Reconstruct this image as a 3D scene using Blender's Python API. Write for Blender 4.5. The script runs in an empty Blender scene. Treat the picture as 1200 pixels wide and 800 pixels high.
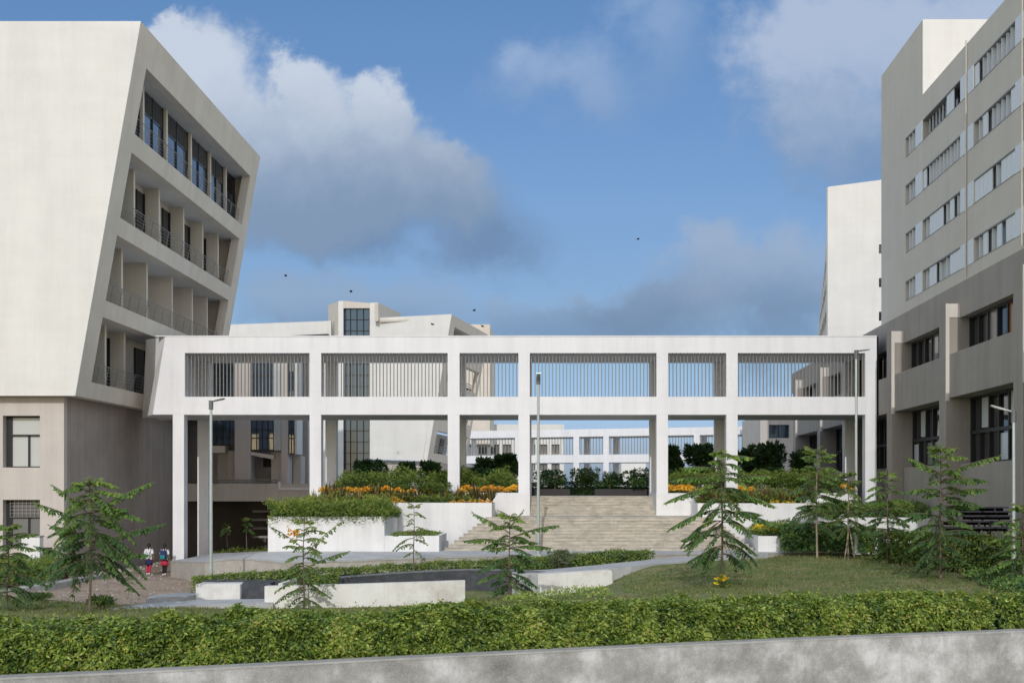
import bpy, math, random
import numpy as np
from mathutils import Vector, noise
random.seed(7)
R = random.Random(11)
SC = bpy.context.scene
COL = SC.collection
F, PX, PY, ZC = 1320.0, 648.0, 573.0, 4.4      # focal length and horizon of the photograph, eye height in metres


def P(px, py, Y):
    return Vector(((px - PX) / F * Y, Y, ZC + (PY - py) / F * Y))


def XA(px, Y):
    return (px - PX) / F * Y


def ZA(py, Y):
    return ZC + (PY - py) / F * Y


# ------------------------------------------------------------------ materials
def srgb(r, g, b):
    f = lambda c: ((c / 255 + .055) / 1.055) ** 2.4 if c > 10.3 else c / 255 / 12.92
    return (f(r), f(g), f(b))


class NT:
    def __init__(s, nt):
        s.nt = nt

    def n(s, kind, **kw):
        nd = s.nt.nodes.new(kind)
        for k, v in kw.items():
            if k in nd.inputs:
                s.put(nd.inputs[k], v)
            else:
                setattr(nd, k, v)
        return nd

    def put(s, sock, v):
        if hasattr(v, 'is_output') or isinstance(v, bpy.types.NodeSocket):
            s.nt.links.new(v, sock)
        else:
            if isinstance(v, tuple) and len(v) == 3 and sock.type == 'RGBA':
                v = v + (1,)
            sock.default_value = v

    def m(s, op, a, b=0.0, c=None, clamp=False):
        nd = s.nt.nodes.new('ShaderNodeMath')
        nd.operation = op
        nd.use_clamp = clamp
        s.put(nd.inputs[0], a)
        s.put(nd.inputs[1], b)
        if c is not None:
            s.put(nd.inputs[2], c)
        return nd.outputs[0]

    def ramp(s, fac, stops, interp='LINEAR'):
        nd = s.nt.nodes.new('ShaderNodeValToRGB')
        cr = nd.color_ramp
        cr.interpolation = interp
        while len(cr.elements) < len(stops):
            cr.elements.new(.5)
        for e, (p, c) in zip(cr.elements, stops):
            e.position = p
            e.color = tuple(c) + ((1,) if len(c) == 3 else ())
        s.put(nd.inputs[0], fac)
        return nd.outputs[0]

    def mix(s, fac, a, b, blend='MIX'):
        nd = s.nt.nodes.new('ShaderNodeMix')
        nd.data_type = 'RGBA'
        nd.blend_type = blend
        s.put(nd.inputs[0], fac)
        s.put(nd.inputs[6], a)
        s.put(nd.inputs[7], b)
        return nd.outputs[2]

    def smooth(s, x, a, b):
        nd = s.nt.nodes.new('ShaderNodeMapRange')
        nd.interpolation_type = 'SMOOTHSTEP'
        s.put(nd.inputs[0], x)
        nd.inputs[1].default_value = a
        nd.inputs[2].default_value = b
        return nd.outputs[0]


def new_mat(name):
    m = bpy.data.materials.new(name)
    m.use_nodes = True
    t = NT(m.node_tree)
    b = m.node_tree.nodes['Principled BSDF']
    return m, t, b


def coords(t, sx=1, sy=1, sz=1):
    g = t.n('ShaderNodeNewGeometry')
    mp = t.n('ShaderNodeMapping')
    t.put(mp.inputs[0], g.outputs['Position'])
    mp.inputs['Scale'].default_value = (sx, sy, sz)
    return mp.outputs[0]


def noise_tex(t, vec, scale, detail=4, rough=.55):
    nd = t.n('ShaderNodeTexNoise')
    t.put(nd.inputs['Vector'], vec)
    nd.inputs['Scale'].default_value = scale
    nd.inputs['Detail'].default_value = detail
    nd.inputs['Roughness'].default_value = rough
    return nd.outputs['Fac']


def plaster(name, col, var=.07, streak=.08, rough=.85, bump=.15, stain=.0, joints=.0):
    m, t, b = new_mat(name)
    big = noise_tex(t, coords(t), .55, 5)
    fine = noise_tex(t, coords(t), 9, 4)
    st = noise_tex(t, coords(t, 1.7, 1.7, .12), 1.1, 6, .66)
    hz = noise_tex(t, coords(t, .25, .25, 2.2), 1.1, 3, .5)
    k = t.m('ADD', 1 - var * .5 - streak * .5, t.m('MULTIPLY', t.smooth(big, .3, .7), var))
    k = t.m('ADD', k, t.m('MULTIPLY', t.smooth(st, .32, .62), streak))
    k = t.m('ADD', k, t.m('MULTIPLY', t.m('SUBTRACT', fine, .5), .07))
    k = t.m('ADD', k, t.m('MULTIPLY', t.m('SUBTRACT', hz, .5), .07))
    if joints:
        sp_ = t.n('ShaderNodeSeparateXYZ'); t.put(sp_.inputs[0], coords(t))
        cb = t.n('ShaderNodeCombineXYZ'); t.put(cb.inputs[0], t.m('ADD', sp_.outputs[0], sp_.outputs[1])); t.put(cb.inputs[1], sp_.outputs[2])
        br_ = t.n('ShaderNodeTexBrick'); t.put(br_.inputs['Vector'], cb.outputs[0])
        br_.inputs['Color1'].default_value = (.35, .35, .35, 1); br_.inputs['Color2'].default_value = (.65, .65, .65, 1); br_.inputs['Mortar'].default_value = (.1, .1, .1, 1)
        br_.inputs['Scale'].default_value = 1.0; br_.inputs['Mortar Size'].default_value = .012; br_.inputs['Brick Width'].default_value = 1.9; br_.inputs['Row Height'].default_value = 1.05; br_.inputs['Mortar Smooth'].default_value = .6
        k = t.m('ADD', k, t.m('MULTIPLY', t.m('SUBTRACT', br_.outputs['Color'], .5), joints))
    if stain:
        s2 = t.smooth(noise_tex(t, coords(t, 1, 1, .5), .9, 7, .7), .56, .72)
        k = t.m('MULTIPLY', k, t.m('SUBTRACT', 1, t.m('MULTIPLY', s2, stain)))
    c = t.mix(1.0, col + (1,), k, 'MULTIPLY')
    t.put(b.inputs['Base Color'], c)
    b.inputs['Roughness'].default_value = rough
    b.inputs['Specular IOR Level'].default_value = .25
    if bump:
        bp = t.n('ShaderNodeBump')
        bp.inputs['Strength'].default_value = bump
        bp.inputs['Distance'].default_value = .02
        t.put(bp.inputs['Height'], noise_tex(t, coords(t), 30, 5, .6))
        t.put(b.inputs['Normal'], bp.outputs[0])
    return m


def concrete(name, c1, c2, c3, sc=1.0, rough=.9, bump=.35, bands=0.0, sp=1.0):
    """weathered concrete: pale lime bloom, grey body and dark damp patches"""
    m, t, b = new_mat(name)
    a = noise_tex(t, coords(t, 1, 1, 1.2), .9 * sc, 8, .68)
    d = noise_tex(t, coords(t, 1, 1, .8), 2.6 * sc, 8, .72)
    f = noise_tex(t, coords(t), 22 * sc, 4, .7)
    c = t.ramp(t.m('ADD', t.m('MULTIPLY', a, .65), t.m('MULTIPLY', d, .35)),
               [(.5 - sp * .16, c1), (.5, c2), (.5 + sp * .16, c3)])
    c = t.mix(t.m('MULTIPLY', t.smooth(f, .5, .75), .25), c, tuple(x * .6 for x in c2))
    dr = noise_tex(t, coords(t, 5, 5, .35), 1.2, 6, .7)
    c = t.mix(t.m('MULTIPLY', t.smooth(dr, .54, .70), .30), c, tuple(x * .62 for x in c2))
    gr_ = noise_tex(t, coords(t), 60 * sc, 3, .7)
    c = t.mix(t.m('MULTIPLY', t.smooth(gr_, .45, .7), .18), c, tuple(min(.8, x * 1.3) for x in c3))
    if bands:
        w = noise_tex(t, coords(t, 1.3, .2, 14), 1.0, 3, .6)
        c = t.mix(t.m('MULTIPLY', t.smooth(w, .5, .62), bands), c, c3)
        w2 = noise_tex(t, coords(t, .9, .2, 9), 1.7, 4, .6)
        c = t.mix(t.m('MULTIPLY', t.smooth(w2, .52, .66), bands), c, c1)
    t.put(b.inputs['Base Color'], c)
    b.inputs['Roughness'].default_value = rough
    b.inputs['Specular IOR Level'].default_value = .2
    bp = t.n('ShaderNodeBump')
    bp.inputs['Strength'].default_value = bump
    bp.inputs['Distance'].default_value = .03
    t.put(bp.inputs['Height'], t.m('ADD', f, d))
    t.put(b.inputs['Normal'], bp.outputs[0])
    return m


def simple(name, col, rough=.5, metal=0.0, var=.1, spec=.4):
    m, t, b = new_mat(name)
    f = noise_tex(t, coords(t), 6, 4)
    c = t.mix(1.0, col + (1,), t.m('ADD', 1 - var, t.m('MULTIPLY', f, 2 * var)), 'MULTIPLY')
    t.put(b.inputs['Base Color'], c)
    b.inputs['Roughness'].default_value = rough
    b.inputs['Metallic'].default_value = metal
    b.inputs['Specular IOR Level'].default_value = spec
    return m


def glass(name, col=(.02, .025, .03), rough=.04, spec=.8, wob=.02, coat=0.0, metal=0.0):
    
    m, t, b = new_mat(name)
    b.inputs['Base Color'].default_value = col + (1,)
    f = noise_tex(t, coords(t), .8, 2)
    bp = t.n('ShaderNodeBump')
    bp.inputs['Strength'].default_value = wob * 3
    bp.inputs['Distance'].default_value = .1
    t.put(bp.inputs['Height'], f)
    t.put(b.inputs['Normal'], bp.outputs[0])
    b.inputs['Roughness'].default_value = rough
    b.inputs['Specular IOR Level'].default_value = spec
    b.inputs['Coat Weight'].default_value = coat
    b.inputs['Metallic'].default_value = metal
    return m


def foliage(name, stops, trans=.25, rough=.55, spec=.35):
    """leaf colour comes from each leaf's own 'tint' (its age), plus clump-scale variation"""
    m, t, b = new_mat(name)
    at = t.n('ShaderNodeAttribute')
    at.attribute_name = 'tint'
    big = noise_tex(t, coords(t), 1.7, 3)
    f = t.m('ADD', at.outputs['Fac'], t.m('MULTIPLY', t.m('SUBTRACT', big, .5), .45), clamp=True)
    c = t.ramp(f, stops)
    t.put(b.inputs['Base Color'], c)
    b.inputs['Roughness'].default_value = rough
    b.inputs['Specular IOR Level'].default_value = spec
    tr = t.n('ShaderNodeBsdfTranslucent')
    t.put(tr.inputs[0], t.mix(1.0, c, (1.25, 1.35, .55, 1), 'MULTIPLY'))
    ms = t.n('ShaderNodeMixShader')
    ms.inputs[0].default_value = trans
    t.put(ms.inputs[1], b.outputs[0])
    t.put(ms.inputs[2], tr.outputs[0])
    out = m.node_tree.nodes['Material Output']
    t.nt.links.new(ms.outputs[0], out.inputs[0])
    return m


M = {}
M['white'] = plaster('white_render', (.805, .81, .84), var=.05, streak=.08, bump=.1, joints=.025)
M['white_wall'] = plaster('white_garden_wall', (.78, .78, .79), var=.10, streak=.10, stain=.10)
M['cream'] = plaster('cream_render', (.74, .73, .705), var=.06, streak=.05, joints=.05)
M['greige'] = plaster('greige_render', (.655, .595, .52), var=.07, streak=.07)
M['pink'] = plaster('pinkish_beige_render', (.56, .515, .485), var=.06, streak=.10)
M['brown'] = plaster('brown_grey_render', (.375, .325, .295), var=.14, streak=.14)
M['grey_upper'] = plaster('pale_grey_render', (.585, .545, .49), var=.04, streak=.05)
M['dark_base'] = plaster('dark_grey_render', (.33, .302, .275), var=.10, streak=.12)
M['fin_sunlit'] = plaster('sunlit_fin_beige', (.64, .60, .56), var=.05, streak=.05)  # pale tone for the sunlit patch on the dark pilasters
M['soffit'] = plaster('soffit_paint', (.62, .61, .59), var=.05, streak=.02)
M['concrete'] = concrete('weathered_concrete', (.18, .175, .165), (.34, .335, .32), (.62, .62, .62), .75, sp=.82)
M['coping'] = concrete('coping_concrete', (.27, .265, .25), (.38, .375, .36), (.50, .49, .47), 1.5)
M['paving'] = concrete('pale_paving', (.34, .345, .345), (.45, .455, .46), (.54, .54, .54), 1.2, bump=.15)
M['plinth'] = concrete('plinth_concrete', (.32, .30, .27), (.42, .395, .36), (.50, .48, .45), 1.2, bump=.2)
M['step'] = concrete('step_stone', (.32, .295, .255), (.46, .43, .375), (.64, .58, .49), 1.8, bump=.2, bands=.65)
M['bench'] = concrete('painted_bench', (.52, .48, .43), (.76, .745, .72), (.84, .83, .82), .55, bump=.2)
M['slate'] = concrete('slate_cladding', (.045, .05, .058), (.068, .073, .085), (.11, .115, .13), 2.5, rough=.7, bump=.2)
M['undercroft_shade'] = plaster('undercroft_shade_tone', (.11, .10, .092), var=.1, streak=.1)  # wall colour darkened to stand for deep shade in the open ground floor
M['slate_cap'] = concrete('slate_cap', (.12, .125, .135), (.19, .195, .205), (.27, .275, .28), 2.5, rough=.7)
M['soil'] = concrete('soil', (.07, .05, .035), (.12, .09, .06), (.17, .13, .09), 3)
M['rubble'] = concrete('rubble', (.22, .2, .18), (.4, .37, .34), (.55, .53, .5), 4)
M['slat'] = simple('slat_metal', (.24, .23, .21), .6, .0)
M['galv'] = simple('galvanised_steel', (.50, .55, .55), .45, .5)
M['lamp_grey'] = simple('lamp_grey', (.16, .165, .17), .5, .3)
M['rail'] = simple('railing_steel', (.28, .27, .26), .45, .3)
M['frame'] = simple('dark_window_frame', (.025, .025, .028), .45)
M['light_frame'] = simple('pale_panel', (.72, .75, .80), .5)
M['glass_dark'] = glass('dark_glass', (.012, .014, .018))
M['glass_blue'] = glass('blue_glass', (.065, .105, .16), spec=1.0, coat=.8, wob=.02, metal=.4)
M['glass_pale'] = glass('curtained_glass', (.50, .54, .55), spec=.6, rough=.1)
M['glass_mid'] = glass('blind_glass', (.20, .20, .20), spec=.7, rough=.08)
M['amber'] = glass('amber_blind', (.38, .17, .07), spec=.6, rough=.1)
M['louvre'] = simple('pale_louvre', (.74, .76, .79), .45, 0, .04)
M['bark'] = concrete('bark', (.10, .075, .055), (.17, .13, .095), (.24, .19, .15), 8)
M['pale_bark'] = concrete('pale_bark', (.22, .18, .13), (.32, .27, .2), (.4, .34, .27), 8)
M['stake'] = simple('wooden_stake', (.42, .34, .24), .8)
M['metal_dark'] = simple('bleacher_metal', (.055, .058, .075), .4, .4)
M['planter_box'] = simple('planter_box', (.035, .033, .035), .6)
M['black'] = simple('black_void', (.012, .011, .012), .9, 0, .05, .1)
M['bird'] = simple('bird_feather', (.03, .028, .025), .8)
LEAF = [(0, (.018, .042, .012)), (.4, (.045, .10, .018)), (.7, (.10, .19, .03)), (1, (.20, .30, .045))]
M['tree_leaf'] = foliage('tree_leaf', [(0, (.035, .085, .040)), (.45, (.080, .165, .058)), (.75, (.18, .29, .06)), (1, (.32, .43, .09))], .3)
M['sparse_leaf'] = foliage('sparse_leaf', [(0, (.06, .11, .035)), (.5, (.14, .23, .055)), (1, (.30, .38, .10))], .3)
M['hedge_leaf'] = foliage('hedge_leaf', [(0, (.028, .065, .016)), (.25, (.085, .155, .028)), (.55, (.23, .32, .05)), (.9, (.46, .53, .11)), (1, (.46, .37, .13))], .30, rough=.42, spec=.5)
M['dark_leaf'] = foliage('dark_leaf', [(0, (.03, .075, .034)), (.5, (.065, .135, .045)), (1, (.17, .27, .07))])
M['cover_leaf'] = foliage('cover_leaf', [(0, (.035, .065, .016)), (.4, (.09, .155, .03)), (.75, (.19, .26, .045)), (1, (.30, .31, .08))])
M['croton'] = foliage('croton_leaf', [(0, (.05, .028, .03)), (.35, (.13, .055, .04)), (.6, (.10, .13, .035)), (.85, (.22, .22, .06)), (1, (.42, .26, .07))])
M['flower'] = foliage('yellow_flower', [(0, (.70, .24, .03)), (.4, (.86, .44, .04)), (1, (.92, .68, .10))], .15)
M['yellow_flower'] = foliage('pure_yellow_flower', [(0, (.75, .5, .03)), (1, (.9, .7, .05))], .15)
M['frangipani'] = foliage('frangipani_flower', [(0, (.6, .25, .3)), (1, (.8, .75, .7))], .15)
M['silver_leaf'] = foliage('silver_leaf', [(0, (.10, .13, .07)), (1, (.30, .34, .20))])
M['grass_blade'] = foliage('grass_blade', [(0, (.14, .14, .06)), (.5, (.17, .20, .06)), (1, (.30, .27, .14))])


# ------------------------------------------------------------------ mesh building
ROOT = {}


def tagit(o, label=None, cat=None, group=None, kind=None):
    if label: o['label'] = label
    if cat: o['category'] = cat
    if group: o['group'] = group
    if kind: o['kind'] = kind
    return o


def thing(name, label, cat, loc=(0, 0, 0), group=None, kind=None):
    o = bpy.data.objects.new(name, None)
    COL.objects.link(o)
    o.location = loc
    o.empty_display_size = .3
    ROOT[o.name] = Vector(loc)
    return tagit(o, label, cat, group, kind)


class MB:
    def __init__(s):
        s.v, s.f, s.t = [], [], []

    def face(s, pts, tint=None):
        i = len(s.v)
        s.v.extend([tuple(p) for p in pts])
        s.f.append(tuple(range(i, i + len(pts))))
        if tint is not None:
            s.t.append(tint)

    def box(s, x0, x1, y0, y1, z0, z1):
        i = len(s.v)
        s.v += [(x0, y0, z0), (x1, y0, z0), (x1, y1, z0), (x0, y1, z0), (x0, y0, z1), (x1, y0, z1), (x1, y1, z1), (x0, y1, z1)]
        s.f += [tuple(i + k for k in q) for q in ((3, 2, 1, 0), (4, 5, 6, 7), (0, 1, 5, 4), (1, 2, 6, 5), (2, 3, 7, 6), (3, 0, 4, 7))]

    def hexa(s, a, b):
        """solid between polygon a and polygon b (same vertex count)"""
        i, n = len(s.v), len(a)
        s.v += [tuple(p) for p in a] + [tuple(p) for p in b]
        s.f.append(tuple(range(i + n - 1, i - 1, -1)))
        s.f.append(tuple(range(i + n, i + 2 * n)))
        for k in range(n):
            j = (k + 1) % n
            s.f.append((i + k, i + j, i + n + j, i + n + k))

    def tube(s, pts, rad, n=6, cap=True):
        pts = [Vector(p) for p in pts]
        if not isinstance(rad, (list, tuple)): rad = [rad] * len(pts)
        base = len(s.v)
        for k, p in enumerate(pts):
            d = (pts[min(k + 1, len(pts) - 1)] - pts[max(k - 1, 0)]).normalized()
            u = d.cross(Vector((0, 0, 1)) if abs(d.z) < .9 else Vector((1, 0, 0))).normalized()
            w = d.cross(u)
            for j in range(n):
                a = 2 * math.pi * j / n
                s.v.append(tuple(p + (u * math.cos(a) + w * math.sin(a)) * rad[k]))
        for k in range(len(pts) - 1):
            for j in range(n):
                a, b = base + k * n + j, base + k * n + (j + 1) % n
                s.f.append((a, b, b + n, a + n))
        if cap:
            s.f.append(tuple(base + j for j in range(n)))
            e = base + (len(pts) - 1) * n
            s.f.append(tuple(e + n - 1 - j for j in range(n)))

    def leaf(s, p, d, nrm, ln, wd, tint):
        """one folded leaf: base, two sides, tip"""
        side = d.cross(nrm)
        if side.length < 1e-4: side = Vector((1, 0, 0))
        side = side.normalized() * wd * .5
        mid = p + d * ln * .45
        i = len(s.v)
        s.v += [tuple(p), tuple(mid + side - nrm * wd * .15), tuple(p + d * ln), tuple(mid - side - nrm * wd * .15)]
        s.f.append((i, i + 1, i + 2, i + 3))
        s.t.append(tint)

    def build(s, name, mat, parent=None, loc=None, smooth=False):
        me = bpy.data.meshes.new(name)
        if parent is not None:
            off = ROOT[parent.name]
        else:
            off = Vector(loc) if loc is not None else Vector((0, 0, 0))
        vv = np.array(s.v, dtype=float).reshape(-1, 3) - np.array(off)
        me.from_pydata(vv.tolist(), [], s.f)
        mats = mat if isinstance(mat, list) else [mat]
        for m_ in mats: me.materials.append(m_)
        if len(s.t) == len(s.f) and s.t:
            at = me.attributes.new('tint', 'FLOAT', 'FACE')
            at.data.foreach_set('value', s.t)
        if smooth:
            me.polygons.foreach_set('use_smooth', [True] * len(me.polygons))
        me.update()
        o = bpy.data.objects.new(name, me)
        COL.objects.link(o)
        ROOT[o.name] = off
        if parent is not None:
            o.parent = parent
        else:
            o.location = off
        return o


def panel(mb, fn, u0, u1, v0, v1, holes, t):
    """wall of thickness t seen through fn(u, v, depth) with rectangular openings; no faces inside the wall"""
    us = sorted(set([u0, u1] + [h[0] for h in holes] + [h[1] for h in holes]))
    vs = sorted(set([v0, v1] + [h[2] for h in holes] + [h[3] for h in holes]))
    us = [u for u in us if u0 <= u <= u1]
    vs = [v for v in vs if v0 <= v <= v1]
    nu, nv = len(us) - 1, len(vs) - 1
    solid = [[not any(h[0] <= (us[i] + us[i + 1]) / 2 <= h[1] and h[2] <= (vs[j] + vs[j + 1]) / 2 <= h[3] for h in holes)
              for j in range(nv)] for i in range(nu)]
    S = lambda i, j: 0 <= i < nu and 0 <= j < nv and solid[i][j]
    for i in range(nu):
        for j in range(nv):
            if not solid[i][j]: continue
            a, b, c, d = us[i], us[i + 1], vs[j], vs[j + 1]
            mb.face([fn(a, c, 0), fn(b, c, 0), fn(b, d, 0), fn(a, d, 0)])
            mb.face([fn(a, d, t), fn(b, d, t), fn(b, c, t), fn(a, c, t)])
            if not S(i - 1, j): mb.face([fn(a, c, t), fn(a, c, 0), fn(a, d, 0), fn(a, d, t)])
            if not S(i + 1, j): mb.face([fn(b, c, 0), fn(b, c, t), fn(b, d, t), fn(b, d, 0)])
            if not S(i, j - 1): mb.face([fn(a, c, t), fn(b, c, t), fn(b, c, 0), fn(a, c, 0)])
            if not S(i, j + 1): mb.face([fn(a, d, 0), fn(b, d, 0), fn(b, d, t), fn(a, d, t)])


def pbox(mb, fn, u0, u1, v0, v1, d0, d1):
    a = [fn(u0, v0, d0), fn(u1, v0, d0), fn(u1, v1, d0), fn(u0, v1, d0)]
    b = [fn(u0, v0, d1), fn(u1, v0, d1), fn(u1, v1, d1), fn(u0, v1, d1)]
    mb.hexa(a, b)


def bevel(o, w=.02, seg=2):
    md = o.modifiers.new('bevel', 'BEVEL')
    md.width = w
    md.segments = seg
    md.limit_method = 'ANGLE'
    return o


# ------------------------------------------------------------------ camera, world, sun
cam = bpy.data.cameras.new('camera')
co = bpy.data.objects.new('camera', cam)
COL.objects.link(co)
co.location = (0, 0, ZC)
co.rotation_euler = (math.radians(90), 0, 0)
cam.sensor_width = 36
cam.lens = F / 1200 * 36
cam.shift_x = -(PX - 600) / 1200
cam.shift_y = (PY - 400) / 1200
cam.clip_end = 6000
cam.clip_start = .5
SC.camera = co

EL, AZ = math.radians(27), math.radians(-1.25)
sd = Vector((math.sin(AZ) * math.cos(EL), -math.cos(AZ) * math.cos(EL), math.sin(EL)))
sl = bpy.data.lights.new('sun', 'SUN')
sl.energy = 2.05
sl.angle = math.radians(.53)
sl.color = (1.0, .975, .935)
so = bpy.data.objects.new('sun', sl)
COL.objects.link(so)
so.rotation_euler = (-sd).to_track_quat('-Z', 'Y').to_euler()
so.location = (0, -30, 60)

W = bpy.data.worlds.new('World')
SC.world = W
W.use_nodes = True
t = NT(W.node_tree)
bg = W.node_tree.nodes['Background']
sky = t.n('ShaderNodeTexSky')
sky.sky_type = 'NISHITA'
sky.sun_disc = False
sky.sun_elevation = EL
sky.sun_rotation = math.pi - AZ
sky.altitude = 200
sky.air_density = 1.3
sky.dust_density = 1.2
sky.ozone_density = 2.2
bg.inputs['Strength'].default_value = .12
# clouds: an angular map of the sky (tangent of azimuth and elevation), broken up by noise on the view direction
tc = t.n('ShaderNodeTexCoord')
sx = t.n('ShaderNodeSeparateXYZ')
t.put(sx.inputs[0], tc.outputs['Generated'])
ay = t.m('MAXIMUM', t.m('ABSOLUTE', sx.outputs[1]), .12)
U = t.m('DIVIDE', sx.outputs[0], ay)
V = t.m('DIVIDE', sx.outputs[2], ay)
cmb = t.n('ShaderNodeCombineXYZ')
t.put(cmb.inputs[0], U)
t.put(cmb.inputs[1], V)
t.put(cmb.inputs[2], t.m('MULTIPLY', sx.outputs[1], .5))
wn = t.n('ShaderNodeTexNoise')
t.put(wn.inputs['Vector'], cmb.outputs[0])
wn.inputs['Scale'].default_value = 5.5
wn.inputs['Detail'].default_value = 8
wn.inputs['Roughness'].default_value = .62
wsep = t.n('ShaderNodeSeparateColor')
t.put(wsep.inputs[0], wn.outputs['Color'])
UW = t.m('ADD', U, t.m('MULTIPLY', t.m('SUBTRACT', wsep.outputs[0], .5), .17))
VW = t.m('ADD', V, t.m('MULTIPLY', t.m('SUBTRACT', wsep.outputs[1], .5), .15))
nz1 = noise_tex(t, cmb.outputs[0], 9, 10, .62)
nz2 = noise_tex(t, cmb.outputs[0], 2.6, 6, .55)
nz3 = noise_tex(t, cmb.outputs[0], 22, 6, .6)


def blob(px, py, rx, ry, rot=0.0):
    """elliptical falloff: 1 at the middle of a cloud, 0 at its rim"""
    cu, cv = (px - PX) / F, (PY - py) / F
    c, s_ = math.cos(rot), math.sin(rot)
    du = t.m('SUBTRACT', UW, cu)
    dv = t.m('SUBTRACT', VW, cv)
    a = t.m('ADD', t.m('MULTIPLY', du, c / (rx / F)), t.m('MULTIPLY', dv, s_ / (rx / F)))
    b = t.m('ADD', t.m('MULTIPLY', du, -s_ / (ry / F)), t.m('MULTIPLY', dv, c / (ry / F)))
    r = t.m('SQRT', t.m('ADD', t.m('MULTIPLY', a, a), t.m('MULTIPLY', b, b)))
    return t.m('SUBTRACT', 1.0, r)


def group_max(bs):
    x = bs[0]
    for b in bs[1:]:
        x = t.m('SMOOTH_MAX', x, b, .25)
    return x


nz = t.m('ADD', t.m('MULTIPLY', t.m('SUBTRACT', nz1, .5), 1.7), t.m('MULTIPLY', t.m('SUBTRACT', nz3, .5), .9))
nzb = t.m('SUBTRACT', nz2, .5)


def cloud(bs, lo, hi, namp, dens):
    x = t.m('ADD', group_max(bs), t.m('MULTIPLY', nz, namp))
    x = t.m('ADD', x, t.m('MULTIPLY', nzb, namp * .8))
    return t.m('MULTIPLY', t.smooth(x, lo, hi), dens), x


skyc = sky.outputs[0]
# away from the sun the sky is a deeper blue, its unseen sides and zenith are brightened warm to lift shaded faces
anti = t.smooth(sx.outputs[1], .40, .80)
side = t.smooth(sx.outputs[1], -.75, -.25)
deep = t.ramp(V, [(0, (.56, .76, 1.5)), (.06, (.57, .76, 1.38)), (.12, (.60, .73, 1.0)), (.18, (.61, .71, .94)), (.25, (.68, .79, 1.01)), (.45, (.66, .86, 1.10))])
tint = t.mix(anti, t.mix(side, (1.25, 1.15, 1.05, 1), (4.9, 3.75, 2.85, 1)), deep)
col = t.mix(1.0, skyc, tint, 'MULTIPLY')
K = 1 / .12 / .835


def cc(r, g, b):
    return tuple(c * K for c in srgb(r, g, b))


def lay(col, blobs, lo, hi, namp, dens, light, dark, v_top, v_bot, puff=.5):
    d, x = cloud(blobs, lo, hi, namp, dens)
    # thick lower parts of a cloud are grey, its upper sunlit parts white
    h = t.m('DIVIDE', t.m('SUBTRACT', V, (PY - v_bot) / F), (v_bot - v_top) / F)
    h = t.m('ADD', h, t.m('MULTIPLY', nz, puff))
    h = t.m('ADD', h, t.m('MULTIPLY', nzb, puff))
    shade = t.mix(t.smooth(h, 0.0, 1.0), cc(*dark), cc(*light))
    return t.mix(d, col, shade)


# far low banks first, the big cumulus last
col = lay(col, [blob(730, 378, 240, 45), blob(400, 370, 190, 45), blob(900, 380, 160, 60)], -.20, .65, 1.0, .75, (146, 168, 197), (112, 139, 173), 340, 400)
col = lay(col, [blob(848, 322, 118, 52, .1), blob(820, 290, 48, 36), blob(760, 360, 105, 36), blob(905, 345, 95, 45)], -.22, .50, .8, .75, (160, 177, 201), (118, 142, 174), 280, 380)
col = lay(col, [blob(655, 92, 98, 46), blob(705, 112, 60, 36), blob(622, 75, 40, 30)], -.28, .95, .9, .75, (160, 182, 214), (136, 163, 201), 60, 130)
col = lay(col, [blob(780, 42, 90, 62, -.5), blob(745, 20, 50, 30)], -.05, 1.1, 1.0, .55, (156, 180, 214), (130, 160, 200), 0, 90)
col = lay(col, [blob(1050, 60, 165, 92), blob(960, 130, 100, 95, .3), blob(985, 30, 95, 60), blob(1040, 170, 150, 80), blob(1180, 60, 160, 120)], -.30, .62, .9, .90, (178, 193, 217), (118, 147, 184), 20, 250)
col = lay(col, [blob(480, 225, 165, 70, -.25), blob(400, 250, 170, 60), blob(560, 265, 70, 38)], -.30, .60, .8, .80, (146, 167, 197), (110, 136, 170), 170, 290)
col = lay(col, [blob(255, 110, 115, 78, -.55), blob(375, 165, 130, 92, -.5), blob(470, 190, 112, 86, -.6), blob(372, 100, 52, 42), blob(460, 130, 58, 44), blob(205, 55, 55, 36), blob(535, 215, 62, 60), blob(330, 220, 150, 80)], -.10, .34, .75, .95, (201, 211, 226), (130, 153, 182), 80, 262, .40)
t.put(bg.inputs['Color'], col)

SC.view_settings.view_transform = 'Standard'
SC.view_settings.look = 'None'
SC.view_settings.exposure = -.26
SC.view_settings.gamma = 1
SC.cycles.use_denoising = True
SC.cycles.max_bounces = 6
SC.cycles.diffuse_bounces = 3
SC.cycles.glossy_bounces = 3
SC.cycles.transmission_bounces = 3
SC.cycles.transparent_max_bounces = 6
SC.render.film_transparent = False
# ------------------------------------------------------------------ the white bridge
YB, YR, TF = 60.0, 64.17, .60
X = lambda px: XA(px, YB)
Zb = lambda py: ZA(py, YB)
zt, zo1, zo0, zb_ = Zb(394.3), Zb(413.5), Zb(464.7), Zb(485.7)
bays = [(216.5, 362.7), (376.3, 524.6), (538.5, 607.5), (620.8, 769.4), (782.9, 851.2), (864.5, 1014)]


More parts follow.
